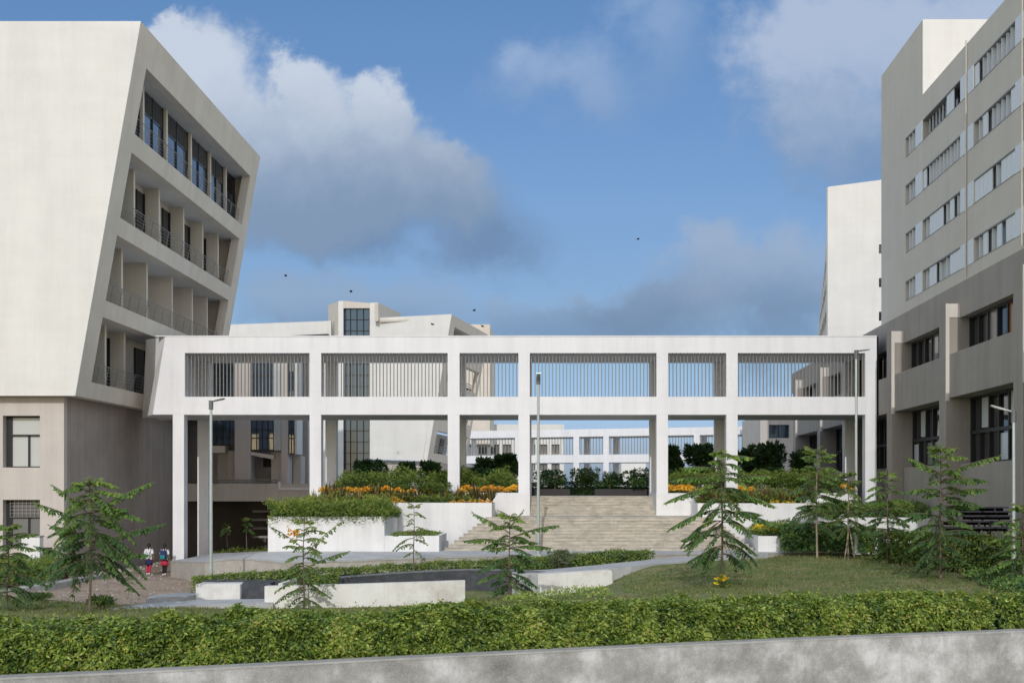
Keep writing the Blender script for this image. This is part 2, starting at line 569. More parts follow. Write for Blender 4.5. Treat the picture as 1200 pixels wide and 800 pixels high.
def white_bridge():
    br = thing('walkway_bridge', 'long white two-level bridge with slatted openings spanning between the near buildings', 'bridge', (0, YB, 0))
    holes = [(X(a), X(b), zo0, zo1) for a, b in bays]
    legs = [(202.3, 215.6)] + [(bays[i][1], bays[i + 1][0]) for i in range(5)] + [(1014, 1027.4)]
    xe = X(1027.4)
    for nm, y0 in (('front_frame', YB), ('rear_frame', YR)):
        m = MB()
        fn = lambda u, v, d, y0=y0: Vector((u, y0 + d, v))
        panel(m, fn, X(202.3), xe, zb_, zt, holes, TF)
        if y0 == YB:   # slanting end that turns back to the tilted building
            a = [(X(202.3), YB, zb_), (X(202.3), YB, zt), (X(193.5), YB, zt), (X(179), YB, zb_)]
            b = [(X(202.3), YR, zb_), (X(202.3), YR, zt), (-22.15, 61.3, zt), (-22.86, 62.7, zb_)]
            m.hexa([(p[0], p[1], p[2]) for p in a], b)
        else:
            m.box(-22.6, X(202.3), YR, YR + TF, zb_, zt)
        bevel(m.build(nm, M['white'], br), .015)
    for i, (a, b) in enumerate(legs):
        for y0 in (YB, YR):
            m = MB()
            z0 = ZC - 3.95
            m.box(X(a), X(b), y0, y0 + TF, z0, zb_)
            bevel(m.build('column', M['white'], br), .015)
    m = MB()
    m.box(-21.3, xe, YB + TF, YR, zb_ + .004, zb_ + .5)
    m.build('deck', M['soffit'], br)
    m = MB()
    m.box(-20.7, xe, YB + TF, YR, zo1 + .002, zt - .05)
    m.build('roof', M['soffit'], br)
    m = MB()
    m.box(X(202.3) - .9, xe, YB - .03, YR + TF + .03, zt, zt + .05)
    m.build('coping', M['white'], br)
    m = MB()
    m.box(xe + .004, xe + .12, YB + .1, YR + .4, zb_, zt)
    m.build('expansion_joint', M['black'], br)
    sp = .186
    for k, (a, b) in enumerate(bays):
        m = MB()
        x0, x1 = X(a), X(b)
        n = int((x1 - x0) / sp)
        s_ = (x1 - x0) / n
        for i in range(n):
            xx = x0 + s_ * (i + .5)
            m.box(xx - .021, xx + .021, YB + .22, YB + .30, zo0, zo1)
        m.build('slat_screen', M['slat'], br)


white_bridge()

# ------------------------------------------------------------------ left tilted building
YU, YK = 53.7, 75.6
LK = .1755
xs = lambda z: -22.78 + LK * (z - (ZC + 4.455))       # leaning side plane
z0L, z1L = ZC + 4.455, ZC + 22.29


def tilted_building():
    g = thing('academic_building', 'tall cream building with a leaning end wall and railed balconies, leftmost in the photo', 'building', (-30, 60, 0))
    XL = -48.0
    m = MB()
    a = [(XL, YU, z0L), (xs(z0L), YU, z0L), (xs(z1L), YU, z1L), (XL, YU, z1L)]
    b = [(p[0], YU + .06, p[2]) for p in a]
    m.hexa(a, b)
    m.build('front_wall', M['cream'], g)
    # leaning side wall with four long openings
    rows = [(17.4, 20.62), (13.3, 16.5), (9.25, 12.45), (5.25, 8.44)]
    fn = lambda u, v, d: Vector((xs(v) - d, u, v))
    holes = [(55.25, 74.25, ZC + a, ZC + b) for a, b in rows]
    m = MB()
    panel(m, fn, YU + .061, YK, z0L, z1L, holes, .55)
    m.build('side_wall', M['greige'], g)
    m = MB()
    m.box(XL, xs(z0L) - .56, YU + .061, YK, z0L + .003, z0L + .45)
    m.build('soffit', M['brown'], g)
    m = MB()
    m.box(XL, xs(z1L) - .56, YU + .07, YK - .4, z1L - 1.0, z1L - .6)
    m.build('roof', M['greige'], g)
    m = MB()
    fy = lambda u, v, d: Vector((u, YK - .4 + d, v))
    m.hexa([(XL, YK - .4, z0L), (xs(z0L) - .56, YK - .4, z0L), (xs(z1L) - .56, YK - .4, z1L), (XL, YK - .4, z1L)],
           [(XL, YK, z0L), (xs(z0L) - .56, YK, z0L), (xs(z1L) - .56, YK, z1L), (XL, YK, z1L)])
    m.build('rear_wall', M['greige'], g)
    fins_y = [[57.6, 61.1, 65.2, 68.9, 72.2], [58.2, 61.9, 66.0, 69.6, 72.8], [58.4, 62.0, 66.1, 69.8, 72.8], [58.0, 60.6, 66.0, 70.0]]
    back = [.10, .62, 1.75, .62]
    for r, (a, b) in enumerate(rows):
        za, zb = ZC + a, ZC + b
        xf = xs(za) - .56                    # line of the fins
        xb = xf - back[r]
        m = MB()                             # floor slab and ceiling of the balcony
        m.box(xb - .6, xs(za) - .56, 54.2, 75.1, za - .3, za)
        m.build('balcony_floor', M['soffit'], g)
        m = MB()
        m.box(xb - .6, xs(zb) - .56, 54.2, 75.1, zb, zb + .3)
        m.build('balcony_ceiling', M['soffit'], g)
        ys = [54.6] + fins_y[r] + [74.8]
        for k, y in enumerate(fins_y[r]):
            m = MB()
            m.box(xb - .1, xf + (.10 if r == 0 else .12), y, y + .22, za, zb)
            m.build('fin', M['greige'], g)
        m = MB()
        m.box(xb - .25, xb - .1, 54.2, 75.1, za, zb)
        m.build('back_wall', M['greige'] if r else M['frame'], g)
        for k in range(len(ys) - 1):
            y0, y1 = ys[k] + .22, ys[k + 1]
            m = MB()
            if r == 0:
                m.box(xb - .06, xb - .02, y0, y1, za + .05, zb - .05)
                w = m.build('window', M['glass_blue'], g)
                m = MB()
                mid = (y0 + y1) / 2
                m.box(xb - .02, xb + .03, y0, y1, za + 2.05, zb - .02)
                m.build('blind', M['glass_dark'], w)
                m = MB()
                for yy in (y0 + .05, mid, y1 - .05): m.box(xb - .02, xb + .05, yy - .04, yy + .04, za, zb)
                m.build('frame', M['frame'], w)
            elif r in (1, 3):
                wd = 1.25 if r != 3 else 1.7
                m.box(xb - .09, xb - .04, y1 - wd, y1 - .1, za, zb - .35)
                w = m.build('door', M['glass_dark'], g)
                m = MB()
                for yy in (y1 - .1, y1 - wd): m.box(xb - .05, xb + .02, yy - .04, yy + .04, za, zb - .35)
                m.build('frame', M['frame'], w)
        # railing follows the opening
        m = MB()
        xr = xs(za) - .30
        for h in (.98,): m.tube([(xr + h * LK, 55.25, za + h), (xr + h * LK, 74.2, za + h)], .024, 5)
        for h in (.2, .37, .54, .71, .86): m.tube([(xr + h * LK, 55.25, za + h), (xr + h * LK, 74.2, za + h)], .012, 4)
        y = 55.3
        while y < 74.3:
            m.tube([(xr, y, za), (xr + LK, y, za + 1.0)], .018, 4)
            y += 1.22
        m.build('railing', M['rail'], g)
    # lower block set back under the overhang
    YL = YU + .60
    xr = XA(75, YL)
    fn = lambda u, v, d: Vector((u, YL + d, v))
    zg = -2.0
    w1 = (XA(3.3, YL), XA(46.8, YL), ZA(547.5, YL), ZA(486.8, YL))
    w2 = (XA(3.3, YL), XA(46.8, YL), ZA(640, YL), ZA(585.3, YL))
    others = []
    for k in range(1, 4):
        for w in (w1, w2): others.append((w[0] - 4.4 * k, w[1] - 4.4 * k, w[2], w[3]))
    dr = (XA(49.6, YL), XA(61.5, YL), ZC - 4.3, ZA(641, YL))
    m = MB()
    panel(m, fn, -47.8, xr, zg, z0L - .001, [w1, w2, dr] + others, .35)
    m.build('lower_front_wall', M['pink'], g)
    m = MB()
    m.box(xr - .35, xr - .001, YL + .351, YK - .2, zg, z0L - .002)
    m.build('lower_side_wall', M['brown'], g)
    m = MB()
    m.box(dr[0] - .05, dr[1] + .05, YL + .2, YL + .24, dr[2], dr[3] + .05)
    m.build('service_door', M['dark_base'], g)
    for k, w in enumerate([w1, w2] + others):
        m = MB()
        d = YL + .42
        m.box(w[0] - .1, w[1] + .1, d, d + .04, w[2] - .1, w[3] + .1)
        gl = m.build('window', M['glass_pale'] if k % 2 == 0 else M['glass_mid'], g)
        fr = MB()
        f0, x0, x1, za, zb = .06, w[0] + .22, w[1], w[2], w[3]
        zm = za + (zb - za) * .63
        xm = x0 + (x1 - x0) * .56
        y0, y1 = d - .07, d - .003
        fr.box(w[0], x0 + f0, y0, y1, za, zb)
        fr.box(x1 - f0, x1, y0, y1, za, zb)
        fr.box(x0, x1, y0, y1, zb - f0 * 1.4, zb)
        fr.box(x0, x1, y0, y1, za, za + f0)
        fr.box(x0, x1, y0 - .01, y1, zm - f0, zm + f0 * .5)
        fr.box(xm - f0 * .7, xm + f0 * .7, y0 - .01, y1, za, zm)
        fr.build('frame', M['frame'], gl)
        if k % 2 == 1:
            gr = MB()
            for i in range(9): gr.box(x0 + (x1 - x0) * i / 8 - .012, x0 + (x1 - x0) * i / 8 + .012, y0 - .06, y0 - .04, zm, zb)
            for i in range(5): gr.box(x0, x1, y0 - .062, y0 - .04, zm + (zb - zm) * i / 5 - .012, zm + (zb - zm) * i / 5 + .012)
            gr.build('grille', M['rail'], gl)


tilted_building()

# ------------------------------------------------------------------ right building
FK = .024
xw = lambda y: 16.36 + FK * y


def FR(u, v, d):                               # u along the facade (depth), v height, d inwards
    return Vector((xw(u) + d, u, v))


def right_building():
    g = thing('hostel_block', 'tall pale grey building with louvred windows over a dark base, at the right edge', 'building', (18, 50, 0))
    zb0 = ZC + 8.88
    Y0, Y1 = 34.0, 61.15
    zlo, zhi = ZC + 18.82, ZC + 22.4
    rows = [(9.42, 10.42), (11.82, 12.82), (14.22, 15.22), (16.6, 17.6)]
    secs = [(54.9, 56.6), (48.4, 53.75), (42.3, 46.75), (36.4, 40.9)]
    holes = [(a, b, ZC + r[0], ZC + r[1]) for a, b in secs for r in rows]
    m = MB()
    panel(m, FR, Y0, 53.8, zb0, zlo, [h for h in holes if h[0] < 53.8], .35)
    panel(m, FR, 53.8, Y1, zb0, zhi, [h for h in holes if h[0] > 53.8], .35)
    m.build('upper_wall', M['grey_upper'], g)
    m = MB()
    m.box(xw(53.8) + .004, 36, 53.77, 53.799, zlo - .5, zhi + .01)
    m.box(xw(53.8) + .352, 36, 53.8, 54.1, zb0 + 1, zhi)
    m.box(xw(Y1) + .352, 36, Y1 - .3, Y1, zb0, zhi)
    m.build('end_wall', M['cream'], g)
    m = MB()
    m.box(xw(54) + .4, 36, Y0, 53.76, zlo - .9, zlo - .6)
    m.box(xw(62) + .4, 36, 54.11, Y1 - .31, zhi - .9, zhi - .6)
    m.build('roof', M['grey_upper'], g)
    m = MB()
    m.box(xw(Y0) + .36, 36, Y0, Y0 + .3, ZC - 4, zlo - .02)
    m.build('near_wall', M['cream'], g)
    # pilaster strips with the drain pipe between window bands
    for y in (47.6, 41.55, 60.2):
        if y < 60:
            m = MB()
            m.tube([FR(y, zb0 + .1, -.06), FR(y, zlo + .12, -.04)], .032, 6)
            m.build('drain_pipe', M['grey_upper'], g)
    rr = random.Random(4)
    for si, (a, b) in enumerate(secs):
        for ri, (c, d) in enumerate(rows):
            c, d = ZC + c, ZC + d
            m = MB()
            pbox(m, FR, a - .02, b + .02, c - .02, d + .02, .20, .33) if not (si == 1 and ri == 3) else pbox(m, FR, a - .02, b + .02, c - .02, d + .02, .30, .33)
            dark = (si == 1 and ri == 3)
            w = m.build('window', M['glass_dark'] if dark else M['glass_pale'], g)
            m = MB()
            n = max(2, int((b - a) / .46))
            for i in range(n):
                y0 = a + (b - a) * i / n
                y1 = a + (b - a) * (i + 1) / n
                r_ = rr.random()
                if si in (1, 2) and ri == 0 and i == n // 2: continue
                if si and r_ < (.55 if ri < 2 else .18):      # closed leaf
                    pbox(m, FR, y0 + .01, y1 - .01, c + .03, d - .06, .03, .07)
                elif dark:
                    pbox(m, FR, y0, y0 + .03, c + .03, d - .10, .16, .22)
                else:                               # open leaf standing across the opening
                    pbox(m, FR, y0, y0 + .035, c + .03, d - .05 - .03 * r_, .0 + .04 * r_, .16)
            m.build('louvre_slats', M['louvre'] if not dark else M['light_frame'], w)
            m = MB()
            pbox(m, FR, a, b, d - .05, d, -.015, .3)
            pbox(m, FR, a, b, c, c + .03, -.015, .3)
            m.build('frame', M['rail'], w)
            if si:
                for (p, q) in ((a - .72, a - .02), (b + .02, b + (1.1 if si == 1 else .72))):
                    m = MB()
                    pbox(m, FR, p, q, c, d, -.03, .002)
                    m.build('side_panel', M['light_frame'], g)
    # ---------- dark base
    YE = 87.0
    zg = ZC - 4.5
    m = MB()
    pbox(m, FR, Y0, Y1, ZC + 7.38, zb0 - .003, .001, 1.2)
    pbox(m, FR, Y1 + .001, YE, ZC + 7.38, zb0 + .02, .001, 1.2)
    m.build('fascia', M['dark_base'], g)
    m = MB()
    pbox(m, FR, Y0, YE, zb0 - .25, zb0 - .005, 1.21, 16)
    m.build('podium_roof', M['dark_base'], g)
    m = MB()
    m.box(xw(YE) + 1.21, 34, YE - .3, YE - .001, zg, zb0)
    m.build('far_wall', M['dark_base'], g)
    m = MB()
    pbox(m, FR, Y0 - .45, Y0 - .004, zg, ZC + 7.95, -.60, 1.3)
    pbox(m, FR, Y0 - .45, Y0 - .004, ZC + 7.951, zb0, 0, 1.3)
    m.build('end_pier', M['dark_base'], g)
    fins = [82.4, 73.9, 65.4, 56.95, 48.5, 40.05]
    for k, y in enumerate(fins):
        m = MB()
        pbox(m, FR, y, y + .92, zg, ZC + 7.95, -.60, 1.0)
        m.build('pilaster', M['dark_base'], g)
        m = MB()
        pbox(m, FR, y - .03, y - .002, ZC + 3.80, ZC + 7.98, -.62, -.46)  # pale sheet cut to the shape of the sunlit part of the pilaster
        pbox(m, FR, y - .03, y - .002, ZC + 7.39, ZC + 7.98, -.459, -.002)
        m.build('fin', M['fin_sunlit'], g)
        lo = fins[k + 1] + .92 if k + 1 < len(fins) else Y0
        hi = y - .032
        if hi - lo < 1: continue
        m = MB()
        pbox(m, FR, lo, hi, ZC + 3.93, ZC + 5.8, -.45, .1)
        pbox(m, FR, lo + .01, hi - .01, ZC + 3.94, ZC + 5.79, .101, .60)
        m.build('spandrel', M['dark_base'], g)
        m = MB()
        pbox(m, FR, lo, hi, zg, ZC + 1.1, .0, .35)
        m.build('plinth_wall', M['dark_base'], g)
        for (za, zb, dd) in ((5.8, 7.38, .50), (1.1, 3.93, .55)):
            za, zb = ZC + za, ZC + zb
            m = MB()
            pbox(m, FR, lo, hi, za, zb, dd, dd + .03)
            w = m.build('window', M['glass_dark'], g)
            fr = MB()
            n = 7 if hi - lo > 5 else 4
            for i in range(n + 1):
                yy = lo + (hi - lo) * i / n
                pbox(fr, FR, yy - .06, yy + .06, za, zb, dd - .1, dd - .002)
            pbox(fr, FR, lo, hi, zb - .1, zb, dd - .1, dd - .003)
            pbox(fr, FR, lo, hi, za, za + .08, dd - .1, dd - .003)
            if zb - za > 2: pbox(fr, FR, lo, hi, za + 1.25, za + 1.4, dd - .12, dd - .004)
            fr.build('frame', M['frame'], w)
            rr = random.Random(k * 7 + int(za))
            for i in range(n):
                p, q = lo + (hi - lo) * i / n + .07, lo + (hi - lo) * (i + 1) / n - .07
                zm = za + 1.25 if zb - za > 2 else za
                for (s0, s1) in (((za, zm), (zm + .15, zb)) if zb - za > 2 else ((za, zb),)):
                    r_ = rr.random()
                    if r_ < .66: continue
                    mm = 'glass_pale' if r_ > .82 else ('glass_mid' if r_ > .6 else 'lamp_grey')
                    if k == 4 and zb - za < 2 and i == 2: mm = 'amber'
                    mb = MB()
                    pbox(mb, FR, p, q, s0 + .08, s1 - .1, dd - .03, dd - .006)
                    mb.build('blind', M[mm], w)
    m = MB()
    pbox(m, FR, Y0, YE, ZC + 7.43, ZC + 7.6, .0, .5)
    return g


right_building()

# ------------------------------------------------------------------ glazed court building behind the bridge on the left
def court_building():
    Y = 71.0
    g = thing('court_building', 'shaded beige building with hanging glass bays, behind the leftmost bridge bay', 'building', (-19, Y, 0))
    x = lambda px, yy=Y: XA(px, yy)
    z = lambda py, yy=Y: ZA(py, yy)
    m = MB()
    m.box(-28, x(345), Y + 4.0, Y + 4.3, z(587), z(405))
    m.build('wall', M['pink'], g)
    m = MB()
    m.box(-28, x(347), Y - .2, Y + 4.3, z(405), z(399))
    m.build('roof', M['pink'], g)
    for a, b, t0, b0, dy in ((275, 293.5, 402, 568, 0.), (248.5, 262, 523, 568, 1.2), (262, 275, 527, 568, .9), (315, 328.5, 529, 568, .6), (328.5, 336, 402, 568, .25), (336.5, 346, 533, 568, 1.6)):
        m = MB()
        m.box(x(a), x(b), Y + dy, Y + dy + 1.2, z(b0), z(t0))
        m.build('pier', M['pink'], g)
    for a, b, b0, dy in ((244, 275, 521, .35), (293.6, 320, 527, .15), (336.2, 342.5, 531, .5)):
        m = MB()
        m.box(x(a) + .01, x(b) - .01, Y + dy, Y + dy + 2.2, z(b0), z(402))
        w = m.build('glass_bay', M['glass_blue'], g)
        fr = MB()
        k = a
        while k <= b + .1:
            fr.box(x(k) - .025, x(k) + .025, Y + dy - .05, Y + dy - .002, z(b0), z(402))
            k += (b - a) / max(2, round((b - a) / 7))
        for py in (440, 465, 490, 503, 513, b0):
            fr.box(x(a), x(b), Y + dy - .05, Y + dy - .003, z(py) - .03, z(py) + .03)
        fr.build('frame', M['frame'], w)
    m = MB()
    m.box(x(320), x(328.3), Y + .1, Y + 2.2, z(527.5), z(402))
    m.build('glass_bay', M['glass_pale'], g)
    m = MB()
    m.box(x(342.6), x(345.5), Y + .55, Y + 2.2, z(531.5), z(402))
    m.build('end_panel', M['cream'], g)
    m = MB()
    m.hexa([(x(293.6), Y + .1, z(529)), (x(320), Y + .1, z(533)), (x(320), Y + .1, z(538)), (x(293.6), Y + .1, z(533))],
           [(x(293.6), Y + 2.4, z(529)), (x(320), Y + 2.4, z(533)), (x(320), Y + 2.4, z(538)), (x(293.6), Y + 2.4, z(533))])
    m.box(x(244), x(262), Y + .3, Y + 1.1, z(530), z(522))
    m.build('slab_edges', M['greige'], g)
    # shaded storey behind the piers
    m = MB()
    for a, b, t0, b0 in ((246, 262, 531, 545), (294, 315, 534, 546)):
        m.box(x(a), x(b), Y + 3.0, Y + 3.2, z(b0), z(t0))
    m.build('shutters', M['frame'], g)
    for a, b, t0, b0 in ((258, 262, 549, 568), (300, 314, 550, 568)):
        m = MB()
        m.box(x(a), x(b), Y + 3.9, Y + 3.95, z(b0), z(t0))
        w = m.build('window', M['glass_dark'], g)
        m = MB()
        m.box(x((a + b) / 2) - .04, x((a + b) / 2) + .04, Y + 3.85, Y + 3.9, z(b0), z(t0))
        m.box(x(a), x(b), Y + 3.84, Y + 3.9, z(b0), z(b0 - 2))
        m.build('frame', M['rail'], w)
    m = MB()
    m.box(-26, x(366), Y - 1.0, Y - .75, z(587, Y - 1), z(566.5, Y - 1))
    m.build('balcony_parapet', M['pink'], g)
    m = MB()
    m.box(-26, x(366), Y - .74, Y + 8, z(585, Y), z(581, Y))
    m.build('balcony_floor', M['brown'], g)
    m = MB()
    m.box(x(331), x(366), Y - 1.06, Y - 1.003, z(573.5, Y - 1), z(571.5, Y - 1))
    m.box(x(331), x(333.5), Y - 1.06, Y - 1.003, z(571.5, Y - 1), z(564, Y - 1))
    m.build('parapet_trim', M['white'], g)
    m = MB()
    for py in (562, 564.5): m.tube([(x(240), Y - .88, z(py, Y - 1)), (x(331), Y - .88, z(py, Y - 1))], .03, 4)
    for k in range(8): m.tube([(x(250 + 11 * k), Y - .88, z(568, Y - 1)), (x(250 + 11 * k), Y - .88, z(562, Y - 1))], .025, 4)
    m.build('railing', M['rail'], g)
    # open ground floor
    m = MB()
    m.box(x(331), x(366), Y - .9, Y + .3, ZC - 5.2, z(587.5, Y - 1))
    m.build('pier', M['pink'], g)
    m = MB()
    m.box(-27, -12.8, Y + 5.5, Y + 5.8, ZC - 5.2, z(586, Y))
    m.build('ground_floor_wall', M['undercroft_shade'], g)
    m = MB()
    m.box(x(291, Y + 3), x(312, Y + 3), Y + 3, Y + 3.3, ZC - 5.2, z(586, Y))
    m.build('pier', M['undercroft_shade'], g)
    m = MB()
    for k in range(4):
        m.box(x(296, Y + 2), x(331, Y + 2), Y + 2 - .0, Y + 2.12, z(600 + 10 * k, Y + 2), z(597.5 + 10 * k, Y + 2))
    m.build('handrail', M['rail'], g)
    # pale lit wall further back
    m = MB()
    m.box(x(345.6, Y + 12), x(377, Y + 12), Y + 12, Y + 12.4, ZA(545, Y + 12), ZA(402, Y + 12))
    m.build('rear_wall', M['cream'], g)
    m = MB()
    m.box(x(346, Y + 11.5), x(368, Y + 11.5), Y + 11.5, Y + 11.9, ZA(541, Y + 11.5), ZA(528, Y + 11.5))
    m.box(x(346, Y + 11), x(368, Y + 11), Y + 10.8, Y + 11.95, ZA(504.5, Y + 11.5), ZA(503, Y + 11.5))
    m.build('band', M['greige'], g)
    m = MB()  # grey triangle modelled as the diagonal shadow on this wall
    m.face([P(346, 527, Y + 11.8), P(361, 527, Y + 11.8), P(346, 507, Y + 11.8)])
    m.face([P(346, 527, Y + 11.75), P(361, 527, Y + 11.75), P(346, 507, Y + 11.75)])
    m.build('stair_glass_and_shadow', M['glass_mid'], g)
    m = MB()
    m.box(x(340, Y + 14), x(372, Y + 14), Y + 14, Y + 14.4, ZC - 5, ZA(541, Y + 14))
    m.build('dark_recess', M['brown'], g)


court_building()


# ------------------------------------------------------------------ rear cream building with stair tower
def rear_building():
    g = thing('stair_tower_building', 'cream building with a blue glazed stair tower and a leaning right end, above the bridge', 'building', (-18, 105, 0))
    Yf = lambda px: 108.2 - (px - 400) * .030
    def wall(m, pts, t=.5, dy=0):
        a = [P(px, py, Yf(px) + dy) for px, py in pts]
        b = [p + Vector((0, t, 0)) for p in a]
        m.hexa(a, b)
    m = MB()
    wall(m, [(258, 640), (388, 640), (388, 375.8), (258, 380.6)], .5, 3)
    m.build('wing_wall', M['cream'], g)
    m = MB()
    wall(m, [(340, 394.6), (384.6, 394.6), (384.6, 391), (340, 393)], .5, 2.3)
    m.build('ledge', M['frame'], g)
    m = MB()
    wall(m, [(433.3, 537.5), (500.5, 540), (529.3, 368), (442.7, 372.3), (442.7, 354.3), (433.3, 354.8)])
    m.build('front_wall', M['cream'], g)
    m = MB()
    wall(m, [(396.5, 640), (402.3, 640), (402.3, 352.4), (396.5, 352.8)], .4, .02)
    m.build('tower_edge', M['cream'], g)
    m = MB()      # tower side and the surround of the stair glass
    a = [P(396.4, 640, Yf(396) + .01), P(396.4, 352.9, Yf(396) + .01), P(384.7, 357.5, 117), P(384.7, 640, 117)]
    m.hexa(a, [p + Vector((.5, .3, 0)) for p in a])
    wall(m, [(402.3, 361), (433.2, 361), (433.2, 355), (402.3, 352.4)], .5, .0)
    wall(m, [(442.8, 372), (443.2, 372), (443.2, 354.3), (442.8, 354.3)], 14, .6)
    m.build('tower_wall', M['greige'], g)
    m = MB()
    a = [P(443.3, 354.5, 106), P(470, 367.5, 125), P(470, 380, 125), P(443.3, 376, 106)]
    m.hexa(a, [p + Vector((-.4, .3, 0)) for p in a])
    m.build('penthouse_wall', M['greige'], g)
    m = MB()
    wall(m, [(402.3, 640), (433.2, 640), (433.2, 361), (402.3, 361)], .1, .35)
    w = m.build('stair_glass_and_shadow', M['glass_blue'], g)
    m = MB()
    for px in (402.8, 410.5, 418, 425.7, 432.8): wall(m, [(px - .28, 640), (px + .28, 640), (px + .28, 361), (px - .28, 361)], .05, .28)
    for k in range(20):
        py = 361.5 + 13 * k
        wall(m, [(402.3, py + .3), (433.2, py + .3), (433.2, py - .3), (402.3, py - .3)], .05, .27)
    m.build('frame', M['frame'], w)
    # leaning end: shaded side face with galleries
    A, B = P(529.3, 368, 104.4), P(500.5, 540, 105.2)
    far = lambda px, py, Y: P(px, py, Y)
    C, D = P(572, 392.3, 116.0), P(545, 546, 116.0)
    def sf(u, v, d):       # u 0..1 front to back, v 0..1 bottom to top
        lo = B.lerp(D, u); hi = A.lerp(C, u)
        p = lo.lerp(hi, v)
        return p + Vector((-d, d * .25, 0))
    m = MB()
    hs = [(.12, .94, .06 + .245 * k, .215 + .245 * k) for k in range(4)]
    hs = [(h[0], h[1], h[2], min(h[3], .93)) for h in hs]
    panel(m, sf, 0.002, 1, 0, 1, hs, .5)
    m.build('side_wall', M['greige'], g)
    for h in hs:
        m = MB()
        pbox(m, sf, h[0], h[1], h[2] - .01, h[3] + .01, 2.0, 2.2)
        m.build('back_wall', M['greige'], g)
        for k in range(3):
            m = MB()
            u = h[0] + .06 + k * .27
            pbox(m, sf, u, u + .10, h[2], h[3] - .02, 1.9, 1.98)
            m.build('window', M['glass_dark'], g)
        m = MB()
        for q in (0.02, .035, .05):
            pbox(m, sf, h[0], h[1], h[2] + q, h[2] + q + .005, .3, .36)
        m.build('railing', M['rail'], g)
    m = MB()
    pbox(m, sf, 0.03, 1, .97, .985, .55, 7)
    m.build('slab', M['greige'], g)
    m = MB()
    wall(m, [(433.4, 640), (505, 640), (505, 541), (433.4, 538.5)], .5, .9)
    m.build('lower_wall', M['pink'], g)
    m = MB()
    a = [P(505.2, 640, 105.5), P(505.2, 541, 105.5), P(552, 547, 118), P(552, 640, 118)]
    m.hexa(a, [p + Vector((-.4, .3, 0)) for p in a])
    m.build('lower_side_wall', M['brown'], g)
    # a second gallery wing glimpsed through the third bay
    m = MB()
    a = [P(548, 440, 120), P(567.5, 446, 132), P(566, 500, 132), P(548, 500, 120)]
    m.build('wing', M['greige'], g) if False else None


rear_building()


# ------------------------------------------------------------------ far white bridge
def far_bridge():
    g = thing('far_bridge', 'distant white two-level frame bridge seen under the nearer white bridge', 'bridge', (0, 145, 0))
    A = Vector((XA(536, 150), 150, 0)); B = Vector((XA(893, 138), 138, 0))
    L = (B - A).length; dirv = (B - A) / L; nv = Vector((-dirv.y, dirv.x, 0))
    def fn(u, v, d): return A + dirv * u + nv * d + Vector((0, 0, v))
    # measured on the picture -> distance along the bridge
    def U(px):
        k = (px - PX) / F
        return (k * A.y - A.x) / (dirv.x - k * dirv.y)
    zt, z1, z0, zb = ZC + 7.72, ZC + 6.75, ZC + 4.43, ZC + 3.42
    bounds = [(540.5, 603.5), (610, 672), (678.5, 707), (713.5, 762), (769, 813.2), (820, 836), (842, 889)]
    holes = [(U(a), U(b), z0, z1) for a, b in bounds]
    m = MB()
    panel(m, fn, U(536), U(893), zb, zt, holes, .6)
    m.build('front_frame', M['white'], g)
    m = MB()
    panel(m, lambda u, v, d: fn(u, v, d + 5.0), U(536), U(893), zb, zt, holes, .6)
    m.build('rear_frame', M['white'], g)
    m = MB()
    pbox(m, fn, U(536), U(893), zb + .02, zb + .5, .61, 4.99)
    pbox(m, fn, U(536), U(893), z1 + .05, zt - .05, .61, 4.99)
    m.build('slab', M['soffit'], g)
    m = MB()
    for a, b in bounds:
        n = int((b - a) / 3.4)
        for i in range(n):
            u = U(a + (b - a) * (i + .5) / n)
            pbox(m, fn, u - .035, u + .035, z0, z1, .25, .31)
    m.build('slat_screen', M['slat'], g)
    edges = [(536, 540.5), (603.5, 610), (672, 678.5), (707, 713.5), (762, 769), (813.2, 820), (836, 842), (889, 893)]
    for a, b in edges:
        for dd in (0, 5.0):
            m = MB()
            pbox(m, fn, U(a), U(b), ZC - 3, zb, dd, dd + .6)
            m.build('column', M['white'], g)


far_bridge()


def far_block(name, label, Y, px0, px1, pyt, pyb, mat, wins, dark='glass_mid', depth=12):
    g = thing(name, label, 'building', (XA((px0 + px1) / 2, Y), Y, 0))
    fn = lambda u, v, d: Vector((u, Y + d, v))
    hs = [(XA(a, Y), XA(b, Y), ZA(d, Y), ZA(c, Y)) for a, b, c, d in wins]
    m = MB()
    panel(m, fn, XA(px0, Y), XA(px1, Y), ZA(pyb, Y), ZA(pyt, Y), hs, .5)
    m.build('front_wall', M[mat], g)
    m = MB()
    m.box(XA(px0, Y), XA(px1, Y), Y + depth - .4, Y + depth, ZA(pyb, Y), ZA(pyt, Y) - .1)
    m.box(XA(px0, Y), XA(px0, Y) + .4, Y + .51, Y + depth - .41, ZA(pyb, Y), ZA(pyt, Y) - .1)
    m.box(XA(px1, Y) - .4, XA(px1, Y), Y + .51, Y + depth - .41, ZA(pyb, Y), ZA(pyt, Y) - .1)
    m.build('side_wall', M[mat], g)
    m = MB()
    m.box(XA(px0, Y) + .41, XA(px1, Y) - .41, Y + .51, Y + depth - .41, ZA(pyt, Y) - .6, ZA(pyt, Y) - .3)
    m.build('roof', M[mat], g)
    for h in hs:
        m = MB()
        m.box(h[0] - .05, h[1] + .05, Y + .40, Y + .45, h[2] - .05, h[3] + .05)
        w = m.build('window', M[dark], g)
        m = MB()
        xm = (h[0] + h[1]) / 2
        m.box(xm - .05, xm + .05, Y + .32, Y + .395, h[2], h[3])
        m.box(h[0], h[1], Y + .33, Y + .396, h[2], h[2] + .08)
        m.box(h[0], h[1], Y + .33, Y + .396, h[3] - .08, h[3])
        m.box(h[0], h[0] + .07, Y + .34, Y + .397, h[2], h[3])
        m.box(h[1] - .07, h[1], Y + .34, Y + .397, h[2], h[3])
        m.build('frame', M['frame'], w)
    return g


